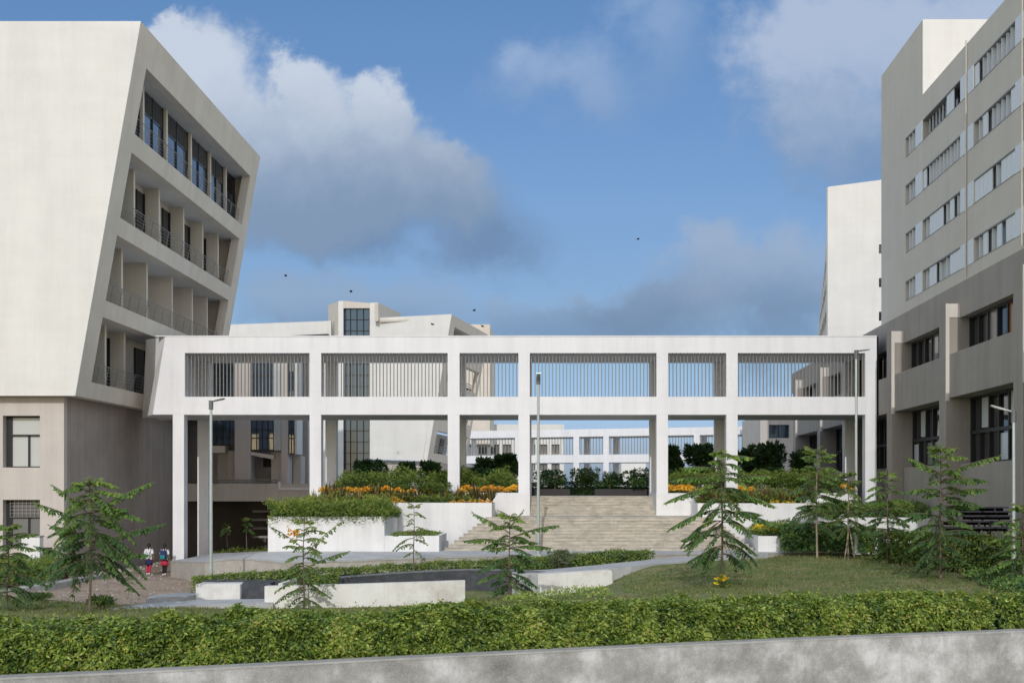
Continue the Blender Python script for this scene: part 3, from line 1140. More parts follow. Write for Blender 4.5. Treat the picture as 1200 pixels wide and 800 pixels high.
far_block('beige_building', 'pinkish beige building with one wide window, far behind the right bay of the bridge', 125, 891, 960, 485, 600, 'pink', [(901, 925, 497.5, 513), (930, 950, 497.5, 513)], 'glass_blue')
far_block('far_building', 'cream block with small square windows behind the far white bridge', 172, 545, 661, 497, 600, 'cream',
          [(561 + 14.2 * k, 570.5 + 14.2 * k, 520.5, 532) for k in range(7)] + [(561 + 14.2 * k, 570.5 + 14.2 * k, 543, 551) for k in range(7)], 'glass_mid')
far_block('low_far_building', 'small pale block with two windows far beyond the stairs', 190, 728, 757, 542, 600, 'cream', [(733, 736, 551, 554), (738, 742, 551, 554)], 'glass_dark')
far_block('gallery_building', 'beige building seen through the narrow third bay of the bridge', 158, 535, 574, 380, 520, 'greige', [(543, 552, 455, 470), (543, 552, 480, 495)], 'glass_dark')


def white_tower():
    Y = 95.0
    g = thing('white_tower', 'plain white tower with small black slots, behind the right end of the bridge', 'building', (XA(1000, Y), Y, 0))
    x = lambda px: XA(px, Y)
    z = lambda py: ZA(py, Y)
    m = MB()
    a = [(x(970), Y, z(573)), (x(1052), Y - 1.2, z(573)), (x(1052), Y - 1.2, z(213)), (x(970), Y, z(219))]
    holes = [(1026.6, 1031.2, py, py + 10.5) for py in (289, 328, 367)]
    fn = lambda u, v, d: Vector((u, Y - 1.2 * (u - x(970)) / (x(1052) - x(970)) + d, v))
    zt0, zt1 = z(219), z(211.5)
    m = MB()
    panel(m, fn, x(970), x(1060), ZC - 3, zt0, [(x(h[0]), x(h[1]), z(h[3]), z(h[2])) for h in holes], .5)
    m.hexa([fn(x(970), zt0, 0), fn(x(1060), zt0, 0), fn(x(1060), zt1, 0)], [fn(x(970), zt0, .5), fn(x(1060), zt0, .5), fn(x(1060), zt1, .5)])
    m.build('front_wall', M['cream'], g)
    for h in holes:
        m = MB()
        m.box(x(h[0]), x(h[1]), Y + .2, Y + .25, z(h[3]), z(h[2]))
        m.build('window', M['black'], g)
    m = MB()
    At, Ab = Vector((x(970), Y + .01, zt0)), Vector((x(970), Y + .01, ZC - 3))
    Ct, Cb = Vector((XA(968.5, 118), 118, ZA(290, 118))), Vector((XA(938, 118), 118, ZC - 3))
    sfn = lambda u, v, d: Ab.lerp(Cb, u).lerp(At.lerp(Ct, u), v) + Vector((d, .2 * d, 0))
    hs = [(.1 + .15 * i, .2 + .15 * i, .34 + .09 * j, .38 + .09 * j) for i in range(6) for j in range(6)]
    panel(m, sfn, 0, 1, 0, 1, hs, .4)
    m.build('side_wall', M['greige'], g)
    for h in hs:
        m = MB()
        pbox(m, sfn, h[0], h[1], h[2], h[3], .3, .34)
        m.build('window', M['glass_dark'], g)
    m = MB()
    m.box(x(1060) - .3, x(1060), Y, Y + 22, ZC - 3, zt0)
    m.box(XA(970, 118), XA(1060, 118), Y + 22, Y + 22.4, ZC - 3, ZA(292, 118))
    m.build('rear_wall', M['cream'], g)


white_tower()
# ------------------------------------------------------------------ ground
def rbf(pts):
    """smooth surface through (x, y, z) points (thin plate)"""
    A = np.array(pts, float)
    n = len(A)
    d = np.linalg.norm(A[:, None, :2] - A[None, :, :2], axis=2)
    Kk = np.where(d > 0, d * d * np.log(d + 1e-9), 0) + np.eye(n) * 2.0
    Pm = np.c_[np.ones(n), A[:, :2]]
    S = np.block([[Kk, Pm], [Pm.T, np.zeros((3, 3))]])
    w = np.linalg.solve(S, np.r_[A[:, 2], np.zeros(3)])
    def f(x, y):
        r = np.hypot(A[:, 0] - x, A[:, 1] - y)
        return float((np.where(r > 0, r * r * np.log(r + 1e-9), 0) * w[:n]).sum() + w[n] + w[n + 1] * x + w[n + 2] * y)
    return f


def G(px, py, Y): return (XA(px, Y), Y, ZA(py, Y))


ctl = [G(0, 797, 18.3)[:2] + (ZC - 3.1,), G(300, 780, 19.5)[:2] + (ZC - 3.1,), G(600, 762, 21)[:2] + (ZC - 3.1,), G(900, 750, 23)[:2] + (ZC - 3.1,), G(1200, 740, 24.6)[:2] + (ZC - 3.1,),
       G(760, 690, 36), G(900, 690, 35.4), G(1100, 692, 34.6), (16, 30, ZC - 3.1), (22, 40, ZC - 2.85), (24, 28, ZC - 3.1), (30, 50, ZC - 3.0),
       G(900, 648, 54), G(1000, 654, 50), G(1060, 658, 43), G(1110, 665, 39.3), G(1160, 673, 37.5), G(1000, 672, 40.5), G(800, 672, 41.5), G(860, 660, 46),
       G(720, 684, 42.5), G(640, 698, 42.6), G(700, 690, 42.9), G(716, 688, 43.2), G(745, 668, 44.0), G(790, 660, 46.2), G(850, 655, 48.6), G(760, 662, 45.4), G(640, 699, 40), G(600, 702, 38), G(545, 708, 40), G(420, 713, 40), G(310, 713, 41), G(229, 711, 43), G(187, 690, 50),
       G(174, 672.5, 59), G(200, 672, 60), G(120, 674, 55), G(60, 690, 48), G(108, 718, 36), G(0, 722, 33), G(0, 692, 46), G(60, 702, 42), G(200, 712, 38), G(400, 716, 36),
       G(150, 662, 64), G(60, 677, 50), G(25, 676, 50), G(0, 684, 46), (-24, 56, ZC - 4.0), (-30, 50, ZC - 4.0), (-30, 30, ZC - 3.3), (-25, 66, ZC - 4.2), (-14, 62, ZC - 4.3), (-14, 70, ZC - 4.5), (-24, 76, ZC - 4.4), (-8, 52, ZC - 4.2), (0, 52, ZC - 4.1), (8, 54, ZC - 3.6),
       (20, 60, ZC - 3.2), (-4, 46, ZC - 4.1), (2, 46, ZC - 3.9), (5, 42, ZC - 3.35), (34, 66, ZC - 3.2), (0, 66, ZC - 4.2), (-40, 60, ZC - 4.2)]
terr = rbf(ctl)
# the front retaining wall runs along this line
WALL = [(-60, 1.385, 15.5)]
wpts = [(-420, 838), (-200, 810), (0, 791), (120, 785.5), (240, 780), (420, 770.8), (600, 762), (780, 753.5), (960, 745.5), (1200, 736.5), (1400, 731), (1650, 727)]
WL = []
ztop = -3.0
for px, py in wpts:
    Y = 3.0 * F / (py - PY)
    WL.append(Vector((XA(px, Y), Y, ZC + ztop)))


def wall_y(x):
    for a, b in zip(WL, WL[1:]):
        if a.x <= x <= b.x: return a.y + (b.y - a.y) * (x - a.x) / (b.x - a.x)
    return WL[0].y if x < WL[0].x else WL[-1].y


def inv(x, y, z):
    return PX + F * x / y, PY - F * (z - ZC) / y


def fade(x, a, b):
    k = min(1, max(0, (x - a) / (b - a)))
    return k * k * (3 - 2 * k)


def soil_amount(x, y):
    """bare earth between the left building and the plinth"""
    k = fade(y, 40.5, 43.5 + 1.5 * noise.noise(Vector((x * .3, y * .3, 0)))) * (1 - fade(x, -12, -9))
    return k


def terrain():
    xs_ = np.concatenate([np.arange(-46, 42.01, .5)])
    ys_ = np.concatenate([np.arange(0, 34, .5), np.arange(34, 58, .6), np.arange(58, 78.1, 1.5)])
    vs, fs, soil = [], [], []
    for t_ in ys_:
        for x in xs_:
            y0 = wall_y(x) + .05
            y = y0 + (78 - y0) * t_ / 78 if True else t_
            z = terr(x, y)
            z += .03 * noise.noise(Vector((x * .9, y * .9, 1))) * fade(y, 26, 34)
            z = min(max(z, ZC - 5.3), ZC - 2.9)
            vs.append((x, y, z))
            soil.append(soil_amount(x, y))
    nx = len(xs_)
    for j in range(len(ys_) - 1):
        for i in range(nx - 1):
            a = j * nx + i
            fs.append((a, a + 1, a + nx + 1, a + nx))
    me = bpy.data.meshes.new('lawn')
    me.from_pydata(vs, [], fs)
    at = me.attributes.new('soil', 'FLOAT', 'POINT')
    at.data.foreach_set('value', soil)
    me.polygons.foreach_set('use_smooth', [True] * len(fs))
    m, t, b = new_mat('lawn_and_earth')
    a = t.n('ShaderNodeAttribute'); a.attribute_name = 'soil'
    n1 = noise_tex(t, coords(t), .55, 7, .65)
    n2 = noise_tex(t, coords(t), 14, 6, .75)
    n3 = noise_tex(t, coords(t), 3.2, 6, .7)
    gr = t.ramp(t.m('ADD', t.m('MULTIPLY', n1, .5), t.m('MULTIPLY', n3, .5)), [(.43, (.085, .19, .040)), (.50, (.18, .245, .072)), (.57, (.34, .30, .15))])
    gr = t.mix(t.m('MULTIPLY', t.smooth(n2, .46, .60), .75), gr, (.33, .28, .17, 1))
    gr = t.mix(t.m('MULTIPLY', t.smooth(n2, .52, .42), .65), gr, (.055, .09, .025, 1))
    so_ = t.ramp(t.m('ADD', t.m('MULTIPLY', n1, .4), t.m('MULTIPLY', n3, .6)), [(.35, (.27, .205, .155)), (.5, (.40, .315, .25)), (.65, (.52, .44, .37))])
    so_ = t.mix(t.m('MULTIPLY', t.smooth(n2, .5, .75), .6), so_, (.20, .14, .10, 1))
    t.put(b.inputs['Base Color'], t.mix(t.smooth(t.m('ADD', a.outputs['Fac'], t.m('MULTIPLY', t.m('SUBTRACT', n3, .5), .6)), .35, .65), gr, so_))
    b.inputs['Roughness'].default_value = .95
    b.inputs['Specular IOR Level'].default_value = .1
    bp = t.n('ShaderNodeBump'); bp.inputs['Strength'].default_value = .8; bp.inputs['Distance'].default_value = .06
    t.put(bp.inputs['Height'], t.m('ADD', n2, n3))
    t.put(b.inputs['Normal'], bp.outputs[0])
    me.materials.append(m)
    o = bpy.data.objects.new('lawn', me)
    COL.objects.link(o)
    tagit(o, 'patchy green and straw lawn falling to bare earth on the left', kind='structure')
    # the wide ground sheet that reaches the horizon
    m = MB()
    n = 30
    for i in range(n):
        for j in range(n):
            q = lambda k: -2500 + 5000 * k / n
            m.face([(q(i), q(j) + 600, ZC - 5.6), (q(i + 1), q(j) + 600, ZC - 5.6), (q(i + 1), q(j + 1) + 600, ZC - 5.6), (q(i), q(j + 1) + 600, ZC - 5.6)])
    tagit(m.build('ground', M['soil_far']), 'flat dry ground around the campus', kind='structure')


M['soil_far'] = concrete('dry_ground', (.24, .25, .22), (.33, .335, .32), (.43, .435, .42), .3)
terrain()


def rel(z): return ZC + z


def ribbon(mb, pts, th):
    """wall along plan points (x, y, ztop, zbot) with thickness th away from the viewer"""
    n = len(pts)
    nrm = []
    for k in range(n):
        a, b = pts[max(0, k - 1)], pts[min(n - 1, k + 1)]
        d = Vector((b[0] - a[0], b[1] - a[1], 0)).normalized()
        nrm.append(Vector((-d.y, d.x, 0)) * th)
    F0 = [Vector((p[0], p[1], p[3])) for p in pts]; F1 = [Vector((p[0], p[1], p[2])) for p in pts]
    B0 = [f + w for f, w in zip(F0, nrm)]; B1 = [f + w for f, w in zip(F1, nrm)]
    for k in range(n - 1):
        mb.face([F0[k], F0[k + 1], F1[k + 1], F1[k]])
        mb.face([F1[k], F1[k + 1], B1[k + 1], B1[k]])
        mb.face([B1[k], B1[k + 1], B0[k + 1], B0[k]])
    mb.face([F0[0], F1[0], B1[0], B0[0]])
    mb.face([F0[-1], B0[-1], B1[-1], F1[-1]])


def RP(px, pt, pb, Y): return (XA(px, Y), Y, ZA(pt, Y), ZA(pb, Y))


def dense(pts, step=.5):
    out = []
    for a, b in zip(pts, pts[1:]):
        n = max(1, int(math.dist(a[:2], b[:2]) / step))
        for i in range(n): out.append(tuple(a[k] + (b[k] - a[k]) * i / n for k in range(len(a))))
    out.append(tuple(pts[-1]))
    return out


# front retaining wall with its smoother coping
g = thing('retaining_wall', 'long weathered grey concrete wall along the bottom of the photo', 'wall', (0, 20, ZC - 5.6))
m = MB()
ribbon(m, dense([(p.x, p.y - .25, p.z - .035, ZC - 5.6) for p in WL], .6), .30)
m.build('wall', M['concrete'], g)
m = MB()
ribbon(m, dense([(p.x, p.y - .262, p.z, p.z - .036) for p in WL], .6), .33)
m.build('coping', M['coping'], g)

for k, pxj in enumerate((-60, 250, 792, 1156)):
    yj = 21.0
    for _ in range(14): yj = wall_y(XA(pxj, yj)) - .25
    xj = XA(pxj, yj)
    m = MB()
    m.box(xj - .005, xj + .005, yj - .004, yj + .02, ZC - 5.6, ZC - 3.036)
    m.build('joint', M['coping'], g)

# low white and slate bench walls along the ramp
g = thing('bench_wall', 'short white block wall with a dark slate return, left end of the low walls', 'wall', (XA(255, 43), 43, ZC - 4.4))
m = MB(); m.box(XA(229, 43), XA(281.5, 43), 43, 43.9, ZC - 5, ZA(684, 43)); bevel(m.build('white_block', M['bench'], g), .03)
m = MB(); m.box(XA(281.6, 43), XA(315, 43), 43.25, 43.9, ZC - 5, ZA(683.2, 43)); m.box(XA(231, 43), XA(330, 43), 43.91, 44.1, ZC - 5, ZA(681.5, 43)); m.build('slate_face', M['slate'], g)
g = thing('bench_wall', 'long low white stained wall rising gently to the right, in front of the slate wall', 'wall', (XA(420, 41), 41, ZC - 4.4))
m = MB(); ribbon(m, dense([RP(310, 686.5, 730, 41.2), RP(400, 684.5, 730, 41), RP(480, 682, 730, 41), RP(545, 679.8, 730, 41.2)], 1), .32); bevel(m.build('wall', M['bench'], g), .02)
m = MB(); m.box(XA(326, 41.6), XA(331, 41.6), 41.62, 44, ZC - 5, ZA(684, 41.3)); m.build('return_wall', M['bench'], g)
g = thing('slate_wall', 'dark slate clad low wall curving behind the long white bench wall', 'wall', (XA(500, 45), 45, ZC - 4.4))
m = MB(); ribbon(m, dense([RP(400, 677, 725, 44), RP(470, 671.5, 725, 45), RP(545, 667.8, 725, 46), RP(600, 668.5, 725, 45.6), RP(631, 671, 725, 44)], .8), .4); m.build('wall', M['slate'], g)
m = MB(); ribbon(m, dense([(p[0], p[1] - .02, p[2] + .035, p[2] + .002) for p in (RP(400, 677, 725, 44), RP(470, 671.5, 725, 45), RP(545, 667.8, 725, 46), RP(600, 668.5, 725, 45.6), RP(631, 671, 725, 44))], .8), .5); m.build('coping', M['slate_cap'], g)
g = thing('bench_wall', 'short white wall with a rounded end beside the lawn, right end of the low walls', 'wall', (XA(680, 43), 43, ZC - 4.2))
m = MB(); ribbon(m, dense([RP(630.5, 673, 715, 43), RP(680, 669.5, 715, 43.2), RP(714, 667.4, 715, 43.4)], .8), .45)
p = RP(714, 667.4, 715, 43.4)
m.hexa([(p[0], p[1], p[3]), (p[0] + .12, p[1] + .03, p[3]), (p[0] + .17, p[1] + .16, p[3]), (p[0] + .12, p[1] + .4, p[3]), (p[0], p[1] + .45, p[3])],
       [(p[0], p[1], p[2]), (p[0] + .12, p[1] + .03, p[2] - .06), (p[0] + .17, p[1] + .16, p[2] - .12), (p[0] + .12, p[1] + .4, p[2] - .06), (p[0], p[1] + .45, p[2])])
m.build('wall', M['bench'], g)


def strip(name, label, near, far, mat, kind='structure', cat=None, n=1, skirt=.9):
    """paved strip between two lines of (px, py, Y)"""
    m = MB()
    A = [Vector(P(*q)) for q in near]; B = [Vector(P(*q)) for q in far]
    A = [Vector(q) for q in dense([tuple(a) for a in A], .6)] if False else A
    for k in range(len(A) - 1):
        for j in range(n):
            s0, s1 = j / n, (j + 1) / n
            m.face([A[k].lerp(B[k], s0), A[k + 1].lerp(B[k + 1], s0), A[k + 1].lerp(B[k + 1], s1), A[k].lerp(B[k], s1)])
        dn = Vector((0, 0, -skirt))
        m.face([A[k] + dn, A[k + 1] + dn, A[k + 1], A[k]])
        m.face([B[k], B[k + 1], B[k + 1] + dn, B[k] + dn])
    m.face([A[0], B[0], B[0] + Vector((0, 0, -skirt)), A[0] + Vector((0, 0, -skirt))])
    m.face([A[-1], B[-1], B[-1] + Vector((0, 0, -skirt)), A[-1] + Vector((0, 0, -skirt))])
    o = m.build(name, mat)
    return tagit(o, label, cat, kind=kind)


strip('path', 'pale concrete path curving up to the foot of the steps', [(600, 672.5, 44.2), (640, 670.5, 43.7), (700, 667.2, 43.9), (740, 663.5, 44.6), (790, 658.4, 46.5), (850, 653.5, 48.8), (900, 650, 50.6)],
      [(600, 668.5, 46), (640, 667, 45.6), (700, 661.5, 46.4), (740, 657.4, 47.8), (790, 652.6, 50), (850, 648.5, 52), (900, 646, 53)], M['paving'])
strip('path', 'pale concrete path strip behind the front hedge on the left', [(55, 722, 36), (110, 717, 36.8), (180, 711, 38.5), (230, 708, 40), (320, 706, 40.8)], [(60, 719, 37), (112, 713.5, 38), (182, 706, 40), (230, 702.5, 42.9), (320, 701, 43)], M['paving'])
strip('path', 'short pale slab of path in front of the plinth', [(171, 700.5, 43), (228, 697.5, 44)], [(180, 696.5, 44.6), (232, 692.5, 46)], M['paving'])

# raised paved platform the bridge columns stand on
def platform():
    cp = [G(200, 656.7, 57), G(240, 658, 52.5), G(330, 659, 49.8), G(420, 656, 49), G(520, 652, 49.5), (-5, 53.2, ZC - 2.9), (9.5, 53.2, ZC - 2.9), G(208, 654.5, 60), G(232, 648.7, 64.2), G(232, 647.5, 66), G(314, 645, 52.5), G(314, 648, 56), G(280, 650, 58), G(280, 646.5, 63), G(700, 650, 50.5), G(880, 647.5, 51.5), (12, 53, ZC - 2.95), (-22, 64, ZC - 3.75), (-18, 66, ZC - 3.72)]
    f = rbf(cp)
    m = MB()
    front = [(XA(200, 57), 57), (XA(240, 52.5), 52.5), (XA(330, 49.8), 49.8), (XA(420, 49), 49), (XA(520, 49.5), 49.5), (XA(600, 50), 50), (XA(700, 50.5), 50.5), (XA(800, 51), 51), (XA(900, 51.8), 51.8), (14, 52.6)]
    front = dense(front, .7)
    def back(x): return 66.5 if x < -14.2 else 53.8
    ny = 8
    rows = []
    for (x, y) in front:
        yb = back(x)
        r = []
        for j in range(ny + 1):
            yy = y + (yb - y) * j / ny
            r.append(Vector((x, yy, f(x, yy))))
        rows.append(r)
    for a, b in zip(rows, rows[1:]):
        for j in range(ny): m.face([a[j], b[j], b[j + 1], a[j + 1]])
    tagit(m.build('paved_platform', M['paving'], smooth=False), 'pale grey paving between the steps and the bridge columns', kind='structure')
    m = MB()
    for a, b in zip(rows, rows[1:]):
        m.face([Vector((a[0].x, a[0].y, ZC - 5.5)), Vector((b[0].x, b[0].y, ZC - 5.5)), b[0] - Vector((0, 0, .06)), a[0] - Vector((0, 0, .06))])
    r = rows[0]
    for j in range(ny):
        m.face([Vector((r[j].x, r[j].y, ZC - 5.5)), r[j] - Vector((0, 0, .06)), r[j + 1] - Vector((0, 0, .06)), Vector((r[j + 1].x, r[j + 1].y, ZC - 5.5))])
    tagit(m.build('plinth', M['plinth']), 'beige concrete plinth face under the left columns of the bridge', kind='structure', cat='plinth')
    for a, b in zip(rows, rows[1:]): pass
    m = MB()
    ribbon(m, [(a[0].x, a[0].y - .03, a[0].z + .004, a[0].z - .06) for a in rows], .25)
    tagit(m.build('kerb', M['coping']), 'thin concrete edging of the paved platform', kind='structure')
    return f


plat = platform()
strip('kerb', 'pale kerb beside the planting bed at the left building', [(-30, 699, 43), (22, 689.5, 45.3), (60, 684, 47.3), (100, 677, 50.3), (122, 673.5, 52.6)], [(-34, 696.5, 43.4), (20, 686.8, 45.7), (58, 681.5, 47.7), (98, 674.8, 50.7), (121, 671.6, 53)], M['coping'])


# ------------------------------------------------------------------ the broad steps
def steps():
    g = thing('broad_steps', 'wide weathered stone steps climbing under the white bridge', 'steps', (2, 53, ZC - 2.9))
    m = MB()
    n = 10
    ya, yb, za, zb = 53.2, 57.05, -2.9, -1.40
    for k in range(n):
        y0 = ya + (yb - ya) * k / n
        z1 = za + (zb - za) * (k + 1) / n
        s_ = k / n
        xl = XA(521, 53.2) + (XA(574, 57.) - XA(521, 53.2)) * s_
        xr_ = XA(883, 53.2) + (XA(831, 57.) - XA(883, 53.2)) * s_
        y1 = y0 + (yb - ya) / n if k < n - 1 else 60.3
        m.box(xl, xr_, y0, y1 + .02, ZC + za - .6, ZC + z1)
        m.box(xl - .002, xr_ + .002, y0 - .025, y0 + .05, ZC + z1 - .035, ZC + z1 + .004)
    m.build('lower_flight', M['step'], g)
    m = MB()
    n = 7
    ya, yb, za, zb = 60.28, 62.75, -1.40, -.38
    for k in range(n):
        y0 = ya + (yb - ya) * k / n
        z1 = za + (zb - za) * (k + 1) / n
        y1 = y0 + (yb - ya) / n if k < n - 1 else 64
        m.box(XA(621, 60) + .002, XA(769.4, 60) - .002, y0, y1 + .01, ZC + za - .6, ZC + z1)
        m.box(XA(621, 60) + .004, XA(769.4, 60) - .004, y0 - .025, y0 + .05, ZC + z1 - .035, ZC + z1 + .004)
    m.build('upper_flight', M['step'], g)
    m = MB()
    m.box(-13, 15, 64.02, 128, ZC - 1.0, ZC - .38)
    tagit(m.build('plaza', M['paving']), 'upper paved plaza behind the bridge', kind='structure')


steps()


# ------------------------------------------------------------------ white planters
def planter(label, x0, x1, y0, y1, zt_, zb_p, t_=.22, soil_drop=.12, group='white planters stepping up beside the steps'):
    g = thing('planter', label, 'planter', ((x0 + x1) / 2, y0, zb_p), group)
    m = MB()
    fn = lambda u, v, d: Vector((u, v, zb_p + d))
    panel(m, fn, x0, x1, y0, y1, [(x0 + t_, x1 - t_, y0 + t_, y1 - t_)], zt_ - zb_p)
    bevel(m.build('wall', M['white_wall'], g), .015)
    m = MB()
    m.box(x0 + t_ + .002, x1 - t_ - .002, y0 + t_ + .002, y1 - t_ - .002, zb_p + .1, zt_ - soil_drop)
    m.build('soil', M['soil'], g)
    return g


planter('tall white planter left of the steps overflowing with green juniper', XA(314, 52.5), XA(450.5, 52.5), 52.5, 56.9, ZA(605, 52.5), ZC - 3.7)
planter('low white planter between the tall left planter and the steps', XA(450.5, 52.5) + .003, XA(514.5, 52.5), 52.503, 56.2, ZA(627.5, 52.5), ZC - 3.7)
planter('white planter with crotons behind the left planters, ending at the steps', XA(366, 57.02) - .5, XA(576.2, 57.02), 57.02, 59.9, ZA(588.7, 57), ZC - 3.9)
planter('white planter under the bridge left of the upper flight', XA(385, 59.99), XA(621, 59.99), 59.985, 63.9, ZA(577, 60), ZC - 3.9)
planter('white planter with crotons right of the steps, between the bridge column and the lawn', XA(817.6, 57.2), XA(932, 57.2) + 2.5, 57.2, 59.9, ZA(589.3, 57.2), ZC - 3.9)
planter('white planter under the bridge right of the upper flight', XA(769.2, 59.99), XA(1000, 59.99), 59.985, 63.9, ZA(577.5, 60), ZC - 3.9)
planter('tall white planter behind the dark shrubs right of the steps', XA(959.5, 52.5), XA(1128, 52.5), 52.5, 56.9, ZA(606, 52.5), ZC - 3.7)
planter('low white planter of yellow flowers at the right foot of the steps', XA(888.5, 52.5), XA(959.4, 52.5), 52.503, 56.2, ZA(627.8, 52.5), ZC - 3.7)


# ------------------------------------------------------------------ foliage builders
def rdir(r, up=.3):
    a = r.uniform(0, 2 * math.pi)
    z = r.uniform(-1, 1) * .8 + up
    v = Vector((math.cos(a), math.sin(a), z))
    return v.normalized()


def hedge(name, label, path, width, leaves, ll, lw, mat='hedge_leaf', cat='hedge', bumpy=.12, group=None, seed=1, flat=.0, tmean=.5):
    """clipped hedge along (x, y, ztop, zbot) points: a woody core under thousands of leaves"""
    r = random.Random(seed)
    path = dense(path, .35)
    L = [0]
    for a, b in zip(path, path[1:]): L.append(L[-1] + math.dist(a[:2], b[:2]))
    c = path[len(path) // 2]
    g = thing(name, label, cat, (c[0], c[1], c[3]), group)
    def at(s):
        for k in range(len(L) - 1):
            if L[k + 1] >= s: break
        f = (s - L[k]) / max(1e-6, L[k + 1] - L[k])
        a, b = path[k], path[k + 1]
        q = [a[i] + (b[i] - a[i]) * f for i in range(4)]
        d = Vector((b[0] - a[0], b[1] - a[1], 0)).normalized()
        return q, d
    m = MB()
    n = max(6, int(L[-1] / .4))
    prev = None
    for k in range(n + 1):
        q, d = at(L[-1] * (.012 + .976 * k / n))
        nv = Vector((-d.y, d.x, 0))
        hgt = q[2] - q[3]
        ring = []
        for j in range(8):
            a = math.pi * j / 7
            off = -math.cos(a) * width * .27
            zz = q[3] + hgt * .74 * min(1, math.sin(a) ** .35 if a > 0 else 0)
            p = Vector((q[0], q[1], 0)) + nv * (width / 2 + off)
            jt = .8 + .3 * noise.noise(Vector((p.x * 2, p.y * 2, j)))
            ring.append(Vector((p.x, p.y, q[3] + (zz - q[3]) * min(1, jt))))
        if prev:
            for j in range(7): m.face([prev[j], ring[j], ring[j + 1], prev[j + 1]], .15)
        else: m.face(ring, .15)
        prev = ring
    m.face(prev, .15)
    m.build('branches', M['dark_leaf'], g)
    m = MB()
    for _ in range(leaves):
        q, d = at(r.uniform(0, L[-1]))
        nv = Vector((-d.y, d.x, 0))
        hgt = q[2] - q[3]
        # walk round the section: front face, top, a little of the back
        per = hgt * 1.0 + width + hgt * .5
        s = r.uniform(0, per)
        dep = abs(r.gauss(0, .07))
        if s < hgt: off, zz, nr = 0, s, -nv
        elif s < hgt + width: off, zz, nr = s - hgt, hgt, Vector((0, 0, 1))
        else: off, zz, nr = width, hgt - (s - hgt - width), nv
        # round the shoulders
        e = .22
        sh = min(1, off / e) if off < width / 2 else min(1, (width - off) / e)
        tp = min(1, (hgt - zz) / e) if zz < hgt else 0
        if off == 0 or off == width:
            off += (1 - tp) ** 2 * e * .55 * (1 if off == 0 else -1)
            nr = (nr + Vector((0, 0, 1)) * (1 - tp)).normalized()
        else:
            zz -= (1 - sh) ** 2 * e * .55
            nr = (nr + (-nv if off < width / 2 else nv) * (1 - sh)).normalized()
        p = Vector((q[0], q[1], q[3] + zz)) + nv * off
        nn = noise.noise(p * 1.5) * .55 + noise.noise(p * 4.1 + Vector((5, 2, 1))) * .6
        lo = noise.noise(Vector((p.x * .55, p.y * .55, 3)))
        cell = noise.cell(p * 6)
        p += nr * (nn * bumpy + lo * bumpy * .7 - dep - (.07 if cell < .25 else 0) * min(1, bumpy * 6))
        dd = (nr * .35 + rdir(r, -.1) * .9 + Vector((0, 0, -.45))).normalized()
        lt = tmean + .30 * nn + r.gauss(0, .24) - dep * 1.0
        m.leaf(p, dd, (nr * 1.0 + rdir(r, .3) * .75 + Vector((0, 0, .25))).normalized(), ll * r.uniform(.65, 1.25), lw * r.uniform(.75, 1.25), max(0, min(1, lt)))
    # straggling shoots above the clipped top
    for _ in range(int(L[-1] * 7)):
        q, d = at(r.uniform(0, L[-1]))
        nv = Vector((-d.y, d.x, 0))
        p = Vector((q[0], q[1], q[2] - .05)) + nv * r.uniform(.05, width * .9)
        ax = (Vector((0, 0, 1)) + rdir(r, 0) * .5).normalized()
        h = r.uniform(.04, .26) * (1 if hgt > .5 else .6)
        for k in range(6):
            s = h * (k + 1) / 6
            m.leaf(p + ax * s, rdir(r, .25), Vector((0, 0, 1)), ll * .8, lw * .8, min(1, tmean + .2 + r.gauss(0, .15)))
    m.build('foliage', M[mat], g)
    return g


def wp(px0, px1, n, off=.15):
    """points just behind the front wall between two picture columns"""
    out = []
    for k in range(n + 1):
        px = px0 + (px1 - px0) * k / n
        y = 21.0
        for _ in range(12): y = wall_y(XA(px, y)) + off
        out.append((XA(px, y), y))
    return out


ppA = wp(-260, 775, 18)
def top_at(px): return -2.25 + .10 * noise.noise(Vector((px / 90, 0, 0)))
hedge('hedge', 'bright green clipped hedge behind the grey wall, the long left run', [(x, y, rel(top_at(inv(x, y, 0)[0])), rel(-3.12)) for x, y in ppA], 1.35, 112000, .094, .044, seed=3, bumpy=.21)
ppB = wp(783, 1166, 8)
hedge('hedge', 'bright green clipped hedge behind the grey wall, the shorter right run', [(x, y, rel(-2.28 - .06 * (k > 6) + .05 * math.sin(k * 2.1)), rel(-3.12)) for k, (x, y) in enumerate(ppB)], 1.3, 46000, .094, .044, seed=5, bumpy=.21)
ppC = wp(1176, 1420, 4)
hedge('hedge', 'green hedge stub at the far right end of the grey wall', [(x, y, rel(-2.30), rel(-3.12)) for x, y in ppC], 1.2, 14000, .105, .045, seed=6, bumpy=.15)
hedge('low_hedge', 'low clipped hedge running between the slate wall and the steps', [RP(224, 676, 697, 45.2), RP(300, 669.5, 692, 45.8), RP(400, 664.5, 688, 46.3), RP(500, 659.5, 684, 47.2), RP(560, 656.5, 676, 48), RP(620, 653, 672, 48.2), RP(700, 647.5, 665, 48.6), RP(768, 643, 660, 49.4)],
      1.1, 26000, .10, .045, seed=8, bumpy=.10, tmean=.42, cat='hedge')
hedge('shrub_hedge', 'dark green shrub row behind the lawn, right of the steps', [RP(916, 617, 645, 51.3), RP(960, 614, 645, 51.2), RP(1026, 617, 647, 50.6)], 1.2, 9000, .13, .06, 'tree_leaf', seed=9, bumpy=.25, tmean=.5)
hedge('shrub_hedge', 'light green shrub row under the metal bench, right of the lawn', [RP(1018, 622, 655, 46.5), RP(1060, 624, 658, 42.5), RP(1110, 626, 664, 39.2), RP(1160, 628, 672, 37.6), RP(1215, 626, 676, 36.8), RP(1290, 624, 680, 36)], 1.3, 17000, .12, .055, 'cover_leaf', seed=10, bumpy=.25, tmean=.55)


